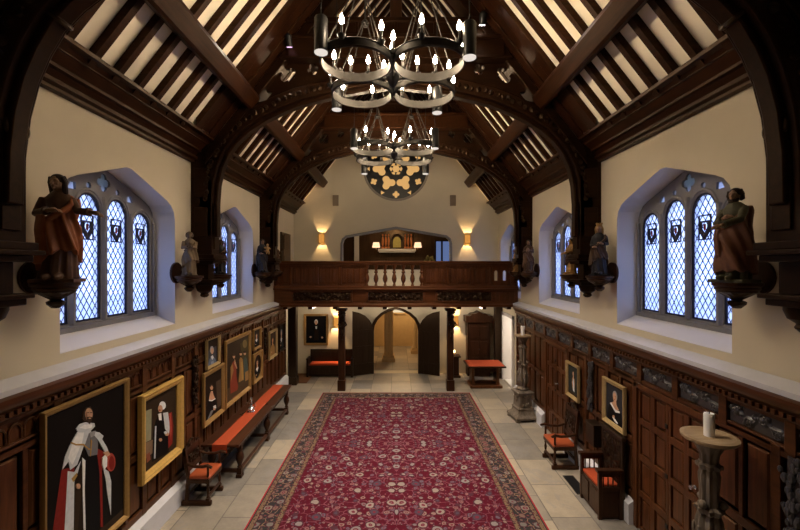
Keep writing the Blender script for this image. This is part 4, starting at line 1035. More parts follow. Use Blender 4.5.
lady = [(dkbr, [(0, 0), (1, 0), (1, 1), (0, 1)]),
    (paint(.07,.045,.03), [(0.674, 0.744), (1.062, 0.742), (1.062, 0.086), (0.756, 0.086)]),
    (blkrobe, [(0.202, 0.45), (0.355, 0.45), (0.604, 0.366), (0.721, 0.233), (0.768, 0.037), (0.466, 0.041), (0.18, -0.062), (0.095, -0.012), (0.138, 0.275)]),
    (flesh, [(0.245, 0.438), (0.311, 0.55), (0.377, 0.598), (0.466, 0.574), (0.512, 0.473), (0.604, 0.366), (0.421, 0.374)]),
    (flesh, [(0.489, 0.657), (0.48, 0.632), (0.455, 0.617), (0.419, 0.615), (0.379, 0.625), (0.344, 0.647), (0.319, 0.675), (0.311, 0.703), (0.319, 0.728), (0.344, 0.743), (0.379, 0.746), (0.419, 0.736), (0.455, 0.714), (0.48, 0.686)]),
    (hairp, [(0.311, 0.738), (0.399, 0.76), (0.5, 0.69), (0.489, 0.657), (0.399, 0.724), (0.321, 0.692)]),
    (lace, [(0.489, 0.212), (0.65, 0.191), (0.674, 0.111), (0.535, 0.127)]),
    (flesh, [(0.627, 0.098), (0.62, 0.089), (0.601, 0.085), (0.573, 0.089), (0.542, 0.098), (0.515, 0.112), (0.496, 0.127), (0.489, 0.141), (0.496, 0.15), (0.515, 0.154), (0.542, 0.151), (0.573, 0.141), (0.601, 0.128), (0.62, 0.112)]),
    (greyp, [(0.355, 0.143), (0.523, 0.121), (0.377, 0.034), (0.202, -0.039), (0.159, -0.012)]),
    (wht, [(0.245, 0.433), (0.421, 0.374), (0.615, 0.363), (0.627, 0.342), (0.421, 0.347), (0.245, 0.407)])]
painting(-4.02, 8.78, 1.03, PI / 2, 1.0, 1.13, .10, M_giltd, 'half-length portrait of a seated woman in black, lower of two', dkbr, lady)
upp = [(paint(.05,.05,.06), [(0.085, 0.592), (0.88, 0.663), (0.916, -0.205), (0.052, -0.144)]),
    (bluep, [(0.118, 0.063), (0.252, 0.257), (0.456, 0.303), (0.736, 0.187), (0.88, -0.04), (0.844, -0.125), (0.118, -0.056)]),
    (lace, [(0.353, 0.325), (0.525, 0.349), (0.63, 0.234), (0.491, 0.158)]),
    (shad, [(0.63, 0.542), (0.613, 0.478), (0.564, 0.435), (0.494, 0.42), (0.418, 0.436), (0.349, 0.48), (0.302, 0.542), (0.285, 0.611), (0.302, 0.673), (0.349, 0.717), (0.418, 0.733), (0.494, 0.718), (0.564, 0.675), (0.613, 0.612)]),
    (flesh, [(0.595, 0.503), (0.583, 0.452), (0.549, 0.416), (0.5, 0.403), (0.446, 0.414), (0.398, 0.448), (0.365, 0.497), (0.353, 0.552), (0.365, 0.602), (0.398, 0.638), (0.446, 0.652), (0.5, 0.641), (0.549, 0.608), (0.583, 0.558)]),
    (paint(.25,.28,.36), [(0.353, 0.121), (0.595, 0.103), (0.63, -0.089), (0.387, -0.062)])]
painting(-4.02, 8.74, 2.20, PI / 2, .64, .66, .06, M_giltp, 'small portrait of a grey haired sitter hung above the seated woman', dkbr, upp)
grp = [(paint(.07,.045,.025), [(-0.084, 0.245), (1.113, 0.163), (1.113, -0.06), (-0.084, -0.038)]),
    (paint(.06,.045,.02), [(0.594, 0.897), (1.093, 0.947), (1.093, 0.502), (0.683, 0.564)]),
    (paint(.16,.12,.05), [(0.935, 0.83), (0.924, 0.798), (0.892, 0.776), (0.846, 0.771), (0.796, 0.781), (0.752, 0.805), (0.721, 0.838), (0.71, 0.874), (0.721, 0.906), (0.752, 0.927), (0.796, 0.934), (0.846, 0.924), (0.892, 0.901), (0.924, 0.867)]),
    (paint(.22,.045,.025), [(0.235, 0.622), (0.315, 0.652), (0.397, 0.582), (0.431, 0.353), (0.499, 0.146), (0.465, 0.088), (0.172, 0.115), (0.164, 0.33)]),
    (ochre, [(0.172, 0.572), (0.251, 0.618), (0.299, 0.49), (0.187, 0.323)]),
    (flesh, [(0.364, 0.721), (0.359, 0.706), (0.346, 0.696), (0.326, 0.694), (0.304, 0.699), (0.285, 0.711), (0.271, 0.726), (0.267, 0.743), (0.271, 0.758), (0.285, 0.768), (0.304, 0.77), (0.326, 0.766), (0.346, 0.754), (0.359, 0.738)]),
    (hairp, [(0.364, 0.748), (0.358, 0.739), (0.342, 0.734), (0.32, 0.735), (0.294, 0.741), (0.272, 0.751), (0.256, 0.762), (0.251, 0.773), (0.256, 0.782), (0.272, 0.787), (0.294, 0.786), (0.32, 0.781), (0.342, 0.771), (0.358, 0.759)]),
    (flesh, [(0.348, 0.678), (0.381, 0.62), (0.465, 0.48), (0.431, 0.482), (0.331, 0.598)]),
    (ochre, [(0.55, 0.613), (0.621, 0.648), (0.71, 0.585), (0.747, 0.407), (0.765, 0.189), (0.516, 0.209), (0.568, 0.419)]),
    (goldp, [(0.621, 0.544), (0.692, 0.561), (0.747, 0.336), (0.747, 0.201), (0.656, 0.213)]),
    (flesh, [(0.674, 0.699), (0.669, 0.685), (0.654, 0.676), (0.633, 0.674), (0.609, 0.68), (0.588, 0.691), (0.573, 0.707), (0.568, 0.723), (0.573, 0.737), (0.588, 0.745), (0.609, 0.747), (0.633, 0.742), (0.654, 0.731), (0.669, 0.715)]),
    (hairp, [(0.683, 0.722), (0.677, 0.714), (0.66, 0.71), (0.635, 0.712), (0.607, 0.718), (0.582, 0.728), (0.565, 0.739), (0.559, 0.749), (0.565, 0.756), (0.582, 0.76), (0.607, 0.759), (0.635, 0.753), (0.66, 0.743), (0.677, 0.732)]),
    (paint(.06,.08,.07), [(0.729, 0.57), (0.821, 0.609), (0.916, 0.537), (0.974, 0.348), (1.033, 0.13), (0.802, 0.143), (0.765, 0.331)]),
    (flesh, [(0.868, 0.663), (0.863, 0.649), (0.847, 0.64), (0.824, 0.638), (0.799, 0.644), (0.777, 0.656), (0.762, 0.671), (0.756, 0.688), (0.762, 0.702), (0.777, 0.711), (0.799, 0.713), (0.824, 0.708), (0.847, 0.696), (0.863, 0.68)]),
    (hairp, [(0.878, 0.686), (0.871, 0.678), (0.853, 0.675), (0.826, 0.677), (0.797, 0.683), (0.771, 0.693), (0.753, 0.704), (0.747, 0.715), (0.753, 0.723), (0.771, 0.726), (0.797, 0.725), (0.826, 0.718), (0.853, 0.709), (0.871, 0.697)]),
    (ochre, [(0.821, 0.316), (0.993, 0.306), (1.033, 0.13), (0.821, 0.144)]),
    (paint(.20,.08,.04), [(0.219, 0.018), (0.422, 0.017), (0.465, -0.048), (0.235, -0.037)])]
painting(-4.02, 10.16, 1.04, PI / 2, 1.62, 1.60, .10, M_giltd, 'large group painting of three women in long dresses', brn, grp)
painting(-4.02, 11.5, 2.02, PI / 2, .62, .60, .06, M_giltd, 'small square portrait above the oval portrait on the left', dkbr, bust(blkrobe, lace, hairp))
painting(-4.02, 11.56, 1.08, PI / 2, .78, .84, .08, M_giltd, 'oval portrait of a sitter with white collar on left wall', dkbr, bust(blkrobe, wht, hairp), oval=True)
painting(-4.02, 13.0, 1.42, PI / 2, .82, .90, .08, M_giltp, 'pale framed portrait near the left end of the panelling', dkbr, bust(ochre, ochre, hairp))
painting(-4.02, 14.0, 1.46, PI / 2, .66, .92, .04, W_dark, 'dark unframed-looking portrait last before the timber post', bk, bust(blkrobe, lace, shad))
old = [(blkrobe, [(.1, 0), (.92, 0), (.86, .45), (.68, .64), (.36, .64), (.16, .42)]), (wht, E(.5, .78, .08, .09)), (flesh, E(.5, .76, .062, .085)), (flesh, E(.22, .22, .05, .035)), (flesh, E(.80, .20, .05, .035)), (lace, [(.46, .62), (.55, .62), (.53, .52), (.48, .52)]), (dkbr, [(.40, .1), (.62, .1), (.60, .5), (.43, .5)])]
painting(-3.27, BACK - .01, 1.16, 0, 1.0, 1.28, .09, M_giltd, 'dark portrait of an old man hanging above the black bench', bk, old)
fig = [(brn, [(0, 0), (1, 0), (1, .08), (0, .08)]), (ochre, [(.40, .22), (.58, .16), (.66, .40), (.62, .58), (.50, .64), (.38, .58), (.36, .40)]), (lace, [(.46, .18), (.62, .14), (.60, .34), (.56, .56), (.48, .60), (.44, .40)]), (flesh, [(.46, .58), (.54, .58), (.54, .68), (.47, .68)]), (hairp, E(.51, .77, .085, .085)), (flesh, E(.50, .745, .06, .075)), (flesh, [(.36, .44), (.42, .50), (.50, .32), (.45, .30)])]
painting(4.02, 9.05, 1.40, -PI / 2, .64, .80, .07, M_giltp, 'small right wall portrait of a pale figure above the armchair', paint(.03, .035, .032), fig)
lady2 = [(blkrobe, [(.08, 0), (.94, 0), (.92, .26), (.80, .40), (.60, .46), (.36, .50), (.20, .42), (.10, .28)]), (flesh, [(.30, .50), (.44, .56), (.46, .62), (.58, .62), (.60, .52), (.74, .42), (.56, .36)]), (wht, [(.22, .46), (.30, .50), (.54, .375), (.78, .40), (.80, .35), (.54, .30)]), (shad, E(.52, .735, .135, .135)), (flesh, E(.505, .70, .095, .125)), (paint(.40, .20, .13), [(.56, .64), (.60, .70), (.57, .78), (.54, .72)]), (hairp, E(.47, .72, .014, .008, 8)), (hairp, E(.54, .72, .014, .008, 8)), (redp, E(.505, .635, .025, .009, 8)), (wht, [(.42, .17), (.56, .10), (.68, .06), (.66, .02), (.50, .05), (.38, .12)]), (flesh, E(.46, .16, .06, .035))]
painting(4.02, 7.34, 1.44, -PI / 2, .74, .84, .08, M_giltp, 'right wall portrait of a woman in black with white collar', paint(.03, .03, .036), lady2)

# ------------------------------------------------------------------ furniture
def turned(x, y, z0, z1, r, mb, n=12):
    h = z1 - z0
    mb.box(x - r, x + r, y - r, y + r, z0, z0 + h * .14); mb.box(x - r, x + r, y - r, y + r, z1 - h * .16, z1)
    mb.lathe([(r * .7, h * .14), (r * .95, h * .18), (r * .6, h * .24), (r * .85, h * .4), (r * .95, h * .5), (r * .6, h * .62), (r * .6, h * .7), (r * .95, h * .76), (r * .7, h * .8), (r * .7, h * .84)], (x, y, z0), n)
def armchair(x, y, rz, label, w=.60, d=.52, sh=.50, bh=1.12, carved=False):
    t = thing('armchair', label, 'armchair', (x, y, 0), rz)       # faces local -y
    for sx in (-1, 1):
        m = MB(); turned(sx * (w / 2 - .03), -d / 2 + .03, 0.08, sh - .04, .032, m); m.tube([(sx * (w / 2 - .03), -d / 2 + .03, sh - .04), (sx * (w / 2 - .03), -d / 2 + .03, sh + .12), (sx * (w / 2 - .03), -d / 2 + .03, sh + .22)], [.026, .02, .024], 10)
        m.build('leg', W_furn, t, bevel=.004)
        m = MB().loft([[(sx * (w / 2 - .03) + a * .03, d / 2 - .03 + b * .03 + dy, z) for a, b in ((-1, -1), (1, -1), (1, 1), (-1, 1))] for z, dy in ((.08, .03), (sh, 0), (bh - .1, .07))]); m.build('leg', W_furn, t, bevel=.006)
        m = MB().tube([(sx * (w / 2 - .02), d / 2 + .0, sh + .27), (sx * (w / 2 - .01), .08, sh + .22), (sx * (w / 2), -.1, sh + .22), (sx * (w / 2 + .02), -d / 2 + .02, sh + .25), (sx * (w / 2 + .03), -d / 2 - .07, sh + .22)], [.026, .026, .028, .032, .024], 10); m.build('armrest', W_furn, t)
        MB().box(sx * (w / 2 - .065), sx * (w / 2 + .005), -d / 2 - .04, d / 2 + .09, 0.0, .085).build('foot_rail', W_furn, t, bevel=.015)
    MB().box(-w / 2 + .03, w / 2 - .03, -d / 2 + .01, -d / 2 + .04, .13, .19).build('stretcher', W_furn, t, bevel=.006); MB().box(-w / 2 + .03, w / 2 - .03, d / 2 - .03, d / 2, .16, .22).build('stretcher', W_furn, t, bevel=.006)
    MB().box(-w / 2 - .005, w / 2 + .005, -d / 2 - .01, d / 2, sh - .09, sh - .02).build('seat_frame', W_furn, t, bevel=.006)
    s_ = MB().loft([[(a * (w / 2 - .01 - i), b * (d / 2 - i) - .01, z) for a, b in ((-1, -1), (1, -1), (1, .93), (-1, .93))] for i, z in ((0, sh - .02), (-.006, sh + .015), (.012, sh + .04), (.05, sh + .05))]); s_.build('seat', M_orange, t, bevel=.012)
    b = MB(); q = lambda z: d / 2 - .03 + .07 * (z - sh) / (bh - .1 - sh)
    def slab(z0, z1, x0, x1, t0, t1, mm=b): mm.loft([[(x0, q(z) + t0, z), (x1, q(z) + t0, z), (x1, q(z) + t1, z), (x0, q(z) + t1, z)] for z in (z0, z1)])
    slab(bh - .22, bh - .10, -w / 2, w / 2, -.025, .025); slab(sh + .1, sh + .18, -w / 2 + .05, w / 2 - .05, -.022, .022); slab(sh + .18, bh - .22, -w / 2 + .05, w / 2 - .05, -.006, .012)
    bo = b.build('backrest', W_furn, t, bevel=.008)
    c = MB(); relief(c, -w / 2 + .07, w / 2 - .07, sh + .19, bh - .23, 0, .03, 11, 24, 24, M=Matrix.Translation((0, q((sh + bh) / 2) - .02, 0)) @ Matrix.Translation((0, 0, 0)))
    c.build('carved_panel', M_orange if not carved else W_carve, bo)
    cr = MB(); 
    cr.prism([(-w / 2, 0), (w / 2, 0), (w / 2, .03), (w * .3, .045), (w * .15, .10), (0, .125), (-w * .15, .10), (-w * .3, .045), (-w / 2, .03)], 'y', -.02, .02, M=Matrix.Translation((0, q(bh - .1), bh - .105)))
    cr.build('crest', W_carve, bo, bevel=.006)
    return t
armchair(-3.64, 7.60, PI / 2, 'oak armchair with orange leather seat beside the long left table', w=.54, d=.42, carved=True)
armchair(3.66, 8.93, -PI / 2, 'tall backed oak armchair with orange seat against the right wall', w=.60, d=.50, sh=.5, bh=1.34, carved=True)

# long refectory table with runner and decanter
t = thing('refectory_table', 'very long dark oak table along the left wall under the portraits', 'table', (-3.55, 10.1, 0))
TL = 2.05
MB().box(-.385, .385, -TL, TL, .745, .80).build('table_top', W_furny, t, bevel=.01)
a = MB()
for x in (-.30, .30): a.box(x - .02, x + .02, -TL + .3, TL - .25, .63, .745)
for y in (-TL + .3, TL - .25): a.box(-.3, .3, y - .02, y + .02, .63, .745)
a.build('apron', W_carve, t)
for y in (-TL + .30, 0, TL - .25):
    for x in (-.29, .29):
        m = MB(); m.box(x - .05, x + .05, y - .05, y + .05, .07, .2); m.box(x - .05, x + .05, y - .05, y + .05, .60, .745)
        m.lathe([(.04, .2), (.055, .22), (.035, .25), (.06, .32), (.085, .40), (.08, .47), (.045, .54), (.06, .57), (.045, .6)], (x, y, 0), 14); m.box(x - .06, x + .06, y - .07, y + .07, 0, .07)
        m.build('leg', W_furn, t, bevel=.008)
m = MB()
for x in (-.29, .29): m.box(x - .035, x + .035, -TL + .3, TL - .25, .10, .17)
for y in (-TL + .30, 0, TL - .25): m.box(-.29, .29, y - .035, y + .035, .10, .17)
m.build('stretcher', W_furny, t, bevel=.008)
m = MB().box(-.15, .15, -TL - .006, TL - .05, .801, .807); m.box(-.15, .15, -TL - .012, -TL - .004, .64, .807)
o = m.build('table_runner', M_cloth, None, (-3.55, 10.1, 0), bevel=.002); tag(o, 'bright orange cloth runner laid along the long left table', 'table runner')
t = thing('decanter', 'small silver grey decanter standing on the orange table runner', 'decanter', (-3.57, 9.86, .807))
MB().lathe([(.0, 0), (.085, 0), (.09, .02), (.075, .05), (.085, .08), (.05, .12), (.024, .16), (.022, .23), (.035, .25)], (0, 0, 0), 18).build('bottle', M_glassy, t)
MB().lathe([(.015, .25), (.018, .27), (.035, .30), (.025, .34), (0, .36)], (0, 0, 0), 14).build('stopper', M_glassy, t)
MB().tube([(.06, 0, .1), (.11, 0, .15), (.09, 0, .21), (.03, 0, .22)], .008, 8).build('handle', M_glassy, t)

# settle bench under the gallery
t = thing('settle_bench', 'black oak bench with orange cushion below the dark portrait', 'bench', (-2.62, 16.05, 0))
MB().box(-.86, .86, -.24, .22, .06, .46).build('seat_box', W_dark, t, bevel=.01); MB().box(-.86, .86, .2, .28, 0, 1.02).build('backrest', W_dark, t, bevel=.01)
for s in (-1, 1):
    MB().box(s * .84, s * .92, -.27, .28, 0, .70).box(s * .83, s * .93, -.30, .2, .70, .75).build('armrest', W_dark, t, bevel=.01)
for k in range(4):
    MB().box(-.8 + k * .41, -.43 + k * .41, .185, .2, .55, .95).build('back_panel', W_dark, t, bevel=.008); MB().box(-.8 + k * .41, -.43 + k * .41, -.255, -.24, .12, .42).build('front_panel', W_dark, t, bevel=.008)
o = MB().box(-.80, .80, -.25, .18, .0, .085).build('bench_cushion', M_cloth, None, (-2.62, 16.05, .461), bevel=.03); tag(o, 'long flat orange cushion on the black bench', 'cushion')

# table under the gallery at the right
t = thing('side_table', 'orange topped oak table on slab legs under the gallery', 'table', (3.25, 14.75, 0))
MB().box(-.68, .68, -.52, .52, .76, .815).build('table_top', W_furn, t, bevel=.01)
MB().box(-.63, .63, -.48, .48, .816, .822).build('leather_top', M_cloth, t)
for s in (-1, 1):
    MB().prism([(-.30, .10), (.30, .10), (.22, .35), (.24, .62), (.34, .76), (-.34, .76), (-.24, .62), (-.22, .35)], 'x', s * .40, s * .50).build('leg', W_panel, t, bevel=.012)
MB().box(-.58, .58, -.40, .40, 0, .10).build('base', W_panel, t, bevel=.015); MB().box(-.4, .4, -.05, .05, .5, .62).build('stretcher', W_furn, t, bevel=.008)

# hooded cupboard behind it
t = thing('hooded_cupboard', 'tall dark oak cupboard with peaked hood behind the orange topped table', 'cupboard', (3.30, 16.15, 0))
MB().box(-.45, .45, -.22, .22, 0, 2.2).build('body', W_furn, t, bevel=.01)
MB().prism([(-.54, 2.16), (.54, 2.16), (.54, 2.42), (.36, 2.42), (.30, 2.50), (.14, 2.52), (0, 2.60), (-.14, 2.52), (-.30, 2.50), (-.36, 2.42), (-.54, 2.42)], 'y', -.34, .22).build('hood', W_furn, t, bevel=.012)
l = MB().box(-.38, .38, -.25, -.22, .2, 2.1)
for z in (.28, .9, 1.5):
    for x in (-.34, .03): l.box(x, x + .31, -.27, -.25, z, z + .5)
dr = l.build('door', W_furn, t, bevel=.008); MB().ell((.0, -.29, 1.1), .022, 8, 6).build('knob', M_iron, dr)
# little stand with a glowing candle lamp behind the right post
t = thing('pedestal_stand', 'small oak pedestal behind the right carved gallery post', 'stand', (2.32, 15.9, 0))
MB().box(-.22, .22, -.2, .2, 0, .08).box(-.16, .16, -.15, .15, .08, .80).build('body', W_furn, t, bevel=.01); MB().box(-.23, .23, -.21, .21, .8, .85).build('top', W_furn, t, bevel=.01)
t = thing('candle_lamp', 'small glowing candle lamp on the pedestal by right gallery post', 'lamp', (2.32, 15.88, .851))
MB().lathe([(0, 0), (.06, 0), (.065, .015), (.02, .03), (.02, .1), (0, .1)], (0, 0, 0), 12).build('base', M_brass, t); MB().ell((0, 0, .16), (.035, .035, .06), 10, 7).build('flame_shade', emit('candle_lamp_glow', (1, .55, .22), 6), t)

# high-backed box settle at the right wall (faces -x)
t = thing('box_settle', 'carved oak box seat with very tall back by the right door', 'settle', (3.75, 7.28, 0), -PI / 2)
MB().box(-.34, .34, -.22, .20, .03, .52).build('seat_box', W_furn, t, bevel=.01)
bb = MB().box(-.35, .35, .17, .225, .0, 1.37); bb.box(-.38, .38, .14, .23, 1.36, 1.425); bo = bb.build('backrest', W_dark, t, bevel=.008)
cp = MB(); relief(cp, -.29, .29, .62, 1.31, .165, .03, 21, 24, 32); cp.build('carved_panel', W_carve, bo)
for s in (-1, 1):
    m = MB().box(s * .30, s * .36, -.24, -.18, 0, .84).box(s * .30, s * .36, .12, .18, 0, .84).box(s * .28, s * .38, -.27, .18, .82, .87).box(s * .305, s * .355, -.2, .15, .5, .56)
    for k in range(4): m.tube([(s * .33, -.15 + k * .085, .56), (s * .33, -.15 + k * .085, .74), (s * .33, -.15 + k * .085, .82)], [.012, .012, .012], 8)
    m.prism([(-.2, .74), (.15, .74), (.15, .82), (-.2, .82)], 'x', s * .315, s * .345); m.build('armrest', W_furn, t, bevel=.006)
for k in (-.17, .17): MB().box(k - .13, k + .13, -.235, -.22, .09, .46).build('front_panel', W_furn, t, bevel=.008)
o = MB().box(-.29, .29, -.22, .15, 0, .06).build('seat_cushion', M_cloth, None, (3.75, 7.28, .521), -PI / 2, bevel=.02); tag(o, 'orange seat cushion on the tall backed box settle', 'cushion')
o = MB().box(-.34, .34, -.11, .11, 0, .012).build('floor_grille', M_black, None, (3.60, 8.04, .001), -PI / 2); o.scale = (1, 1, 1); tag(o, 'flat black mat on the flags between armchair and box settle', 'mat')
t = thing('wall_box', 'small dark wooden box fixed on panelling beside the box settle', 'box', (3.95, 7.95, .86), -PI / 2)
MB().box(-.16, .16, -.10, .09, 0, .40).build('body', W_dark, t, bevel=.008); MB().box(-.17, .17, -.11, .09, .40, .43).build('lid', W_dark, t, bevel=.006)
o = MB().box(-.28, .36, -.70, .62, 0, .015).build('floor_mat', plain('brown_mat', (.16, .07, .025), .8), None, (-3.72, 15.72, .001)); tag(o, 'brown mat on the floor beside the timber post under the gallery', 'mat')

# torcheres
def torchere(x, y, label, cl, dr=1.0):
    t = thing('torchere', label, 'candle stand', (x, y, 0), .15)
    b = MB()
    for sx in (-1, 1):
        for sy in (-1, 1): b.lathe([(.0, 0), (.07, 0), (.08, .04), (.05, .08), (0, .09)], (sx * .27, sy * .27, 0), 10)
    b.loft([[(a * q, c * q, z) for a, c in ((-1, -1), (1, -1), (1, 1), (-1, 1))] for q, z in ((.34, .07), (.34, .13), (.29, .17), (.24, .22), (.22, .30), (.24, .34), (.20, .38), (.18, .70), (.24, .76), (.24, .80), (.18, .84))])
    b.build('base', W_tor, t, bevel=.01)
    c = MB(); r = random.Random(3)
    for k in range(4):
        a = k * PI / 2
        for q in range(7): c.ell((.2 * math.cos(a) + r.uniform(-.1, .1) * abs(math.sin(a)), .2 * math.sin(a) + r.uniform(-.1, .1) * abs(math.cos(a)), .42 + .3 * r.random()), (.045, .045, .06), 7, 5)
    c.build('carving', W_tor, t)
    s = MB(); prof = [(.15, .84), (.17, .88), (.11, .93), (.10, .97), (.14, 1.05), (.145, 1.2), (.12, 1.42), (.10, 1.5), (.13, 1.53), (.13, 1.57), (.09, 1.60), (.085, 1.75), (.10, 1.95), (.08, 2.02), (.12, 2.04), (.12, 2.08), (.08, 2.1), (.09, 2.2), (.16, 2.33), (.19, 2.36)]
    n = 48; loops = []
    for rr, z in prof: loops.append([(rr * (1 + .13 * math.cos(8 * 2 * PI * i / n) * (1 if rr < .15 else .4)) * math.cos(2 * PI * i / n), rr * (1 + .13 * math.cos(8 * 2 * PI * i / n) * (1 if rr < .15 else .4)) * math.sin(2 * PI * i / n), z) for i in range(n)])
    s.loft(loops); 
    for k in range(8):
        a = k * PI / 4
        for z in (1.12, 1.3): s.ell((.14 * math.cos(a), .14 * math.sin(a), z), (.03, .03, .07), 7, 5)
    for k in range(3): s.ell((.13 * math.cos(k * 2.1 + 3.4), .13 * math.sin(k * 2.1 + 3.4), 1.63), (.05, .05, .05), 8, 6)
    s.build('shaft', W_tor, t)
    MB().lathe([(0, 2.355), (.26 * dr, 2.36), (.285 * dr, 2.385), (.285 * dr, 2.41), (.24 * dr, 2.415), (.22 * dr, 2.405), (0, 2.405)], (0, 0, 0), 30).build('dish', W_dish, t)
    k = thing('candle', cl, 'candle', (x, y, 2.406))
    MB().lathe([(0, 0), (.055, 0), (.056, .25), (.05, .265), (.03, .26), (0, .255)], (0, 0, 0), 18).build('wax', M_wax, k); MB().tube([(0, 0, .255), (.004, 0, .29)], .004, 6).build('wick', M_black, k)
torchere(3.68, 4.70, 'tall carved wooden torchere nearest on the right before the panelled door', 'thick white candle on the near right torchere')
torchere(3.66, 11.55, 'tall carved wooden torchere with square base by the far right panelling', 'white candle on the far torchere near the gallery', .82)

# ------------------------------------------------------------------ sconces
def sconce(x, y, z, label, P):
    t = thing('wall_sconce', label, 'wall light', (x, y, z))
    m = MB().box(-.11, .11, -.012, 0, -.22, .22)
    for zz in (-.19, .19): m.lathe([(.125, 0), (.125, .02), (.11, .02), (.11, 0)], (0, -.01, zz), 12, a0=PI, a1=2 * PI) if False else m.box(-.12, .12, -.14, -.012, zz - .006, zz + .006) if False else m.tube([(-.12, -.01, zz), (-.12, -.13, zz), (.12, -.13, zz), (.12, -.01, zz)], .012, 6)
    for xx in (-.12, .12): m.box(xx - .01, xx + .01, -.14, -.12, -.2, .2)
    m.build('bracket_frame', M_brass, t)
    s = MB(); s.box(-.108, .108, -.128, -.122, -.18, .18); s.box(-.108, -.102, -.122, -.012, -.18, .18); s.box(.102, .108, -.122, -.012, -.18, .18); s.build('shade', M_amber, t)
    L = bpy.data.lights.new('sconce_lamp', 'POINT'); L.energy = P; L.color = (1, .62, .28); L.shadow_soft_size = .025
    o = bpy.data.objects.new('sconce_lamp', L); C.objects.link(o); o.location = (0, -.065, 0); o.parent = t
sconce(-3.03, BACK, 5.52, 'glowing amber wall sconce left of the gallery opening', 60)
sconce(2.91, BACK, 5.50, 'glowing amber wall sconce right of the gallery opening', 60)
sconce(-2.42, BACK, 2.12, 'amber wall sconce under the gallery beside the old man portrait', 100)
sconce(2.42, BACK, 2.16, 'amber wall sconce under the gallery left of the hooded cupboard', 100)
for x, lb in ((-2.47, 'left'), (2.33, 'right')):
    o = MB().box(-.12, .12, -.05, 0, -.22, .22); o.box(-.1, .1, -.065, -.05, -.2, .17); o = o.build('wall_vent', plain('tan_grille', (.22, .17, .12), .6), None, (x, BACK - .001, 7.08), bevel=.006); tag(o, 'small brown wall grille %s of the round rose window' % lb, 'grille')

# ------------------------------------------------------------------ chandeliers
def chandelier(y, label, n):
    R = .52; Z = 7.38
    t = thing('ring_chandelier', label, 'chandelier', (-.05, y, Z))
    first = None; cs = [(-.53, -.53), (.53, -.53), (-.53, .53), (.53, .53)]
    for k, (cx, cy) in enumerate(cs):
        if first is None:
            m = MB(); N = 40; L = []
            for rr, z in ((R, -.065), (R + .012, -.05), (R, -.04), (R, .04), (R + .012, .05), (R, .065), (R - .02, .065), (R - .02, -.065)):
                L.append([(rr * math.cos(2 * PI * i / N), rr * math.sin(2 * PI * i / N), z) for i in range(N)])
            m.loft(L + [L[0]], True, False)
            for q in range(4): m.box(-R * .02 + 0, 0.0, 0, 0, 0, 0) if False else None
            first = m.build('ring', M_steel, t); ring = first
            cm = MB()
            cm.lathe([(.0, -.03), (.03, -.02), (.055, .02), (.06, .035), (.02, .035), (.02, .06)], (0, 0, 0), 10); cm.lathe([(.018, .05), (.018, .17), (0, .17)], (0, 0, 0), 8)
            bm_ = MB().lathe([(0, .17), (.026, .19), (.034, .225), (.024, .27), (.008, .31), (0, .32)], (0, 0, 0), 10)
            cd = cm.build('candle_cup', M_iron, ring); bu = bm_.build('bulb', M_bulb, ring)
        else:
            ring = first.copy(); C.objects.link(ring); ring.parent = t
        ring.location = (cx, cy, 0)
        for j in range(6):
            a = j * PI / 3 + (.26 if (k % 2 == 0) else .26)
            if j == 0 and k == 0: o1, o2 = cd, bu
            else:
                o1, o2 = cd.copy(), bu.copy(); C.objects.link(o1); C.objects.link(o2); o1.parent = ring; o2.parent = ring
            o1.location = o2.location = ((R + .02) * math.cos(a), (R + .02) * math.sin(a), .05)
        for j in range(4):
            a = j * PI / 2 + PI / 4
            MB().tube([(cx + R * math.cos(a), cy + R * math.sin(a), .05), (cx * .9 + .05 * math.cos(a), cy * .9 + .05 * math.sin(a), 1.15)], .009, 6).build('hanging_rod', M_steel, t)
        MB().lathe([(0, 1.1), (.05, 1.11), (.07, 1.15), (.05, 1.2), (.015, 1.23), (.012, ROOF(cx) - Z - .02), (0, ROOF(cx) - Z - .02)], (cx * .9, cy * .9, 0), 10).build('hanger', M_iron, t)
    m = MB()
    for k in range(4):
        a = k * PI / 2; m.tube([(.1 * math.cos(a), .1 * math.sin(a), .0), (.38 * math.cos(a) if k % 2 == 0 else 0, .38 * math.sin(a) if k % 2 else 0, .0)], .02, 6)
    m.lathe([(0, -.16), (.05, -.12), (.09, -.02), (.12, .04), (.06, .12), (.03, .3), (0, .32)], (0, 0, 0), 14); m.build('hub', M_iron, t)
    # downlight cans hung beside the rings
    pos = [(-.98, -.96, -.13, 'near left'), (.97, -.96, -.13, 'near right'), (-.90, 1.14, -.26, 'far left'), (.90, 1.14, -.26, 'far right')]
    if n == 'front': pos = [(-.98, -.96, -.09, 'near left'), (1.02, -.96, -.16, 'near right'), (-1.08, 1.14, -.04, 'far left'), (.80, 1.14, -.10, 'far right')]
    for x, y_, dz, w in pos:
        c = thing('downlight', 'black cylinder downlight at the %s of the %s chandelier' % (w, n), 'downlight', (-.03 + x, y + y_, Z + dz), 0, 'downlights round the %s chandelier' % n)
        MB().lathe([(0, .0), (.085, .0), (.092, -.01), (.092, .44), (.08, .46), (0, .46)], (0, 0, 0), 18).build('can', M_black, c)
        MB().lathe([(0, -.02), (.089, -.02), (.089, -.005), (0, -.005)], (0, 0, 0), 18).build('lens', M_can, c)
        MB().tube([(0, 0, .46), (0, 0, ROOF(x) - Z - dz - .05)], .008, 6).build('cable', M_black, c)
        L = bpy.data.lights.new('downlight_lamp', 'SPOT'); L.energy = SPW; L.spot_size = math.radians(95); L.spot_blend = .8; L.color = (1, .84, .66); L.shadow_soft_size = .09
        o = bpy.data.objects.new('downlight_lamp', L); C.objects.link(o); o.location = (0, 0, -.05); o.parent = c
SPW = 310
chandelier(6.35, 'front wrought iron chandelier of four linked rings with candle bulbs', 'front')
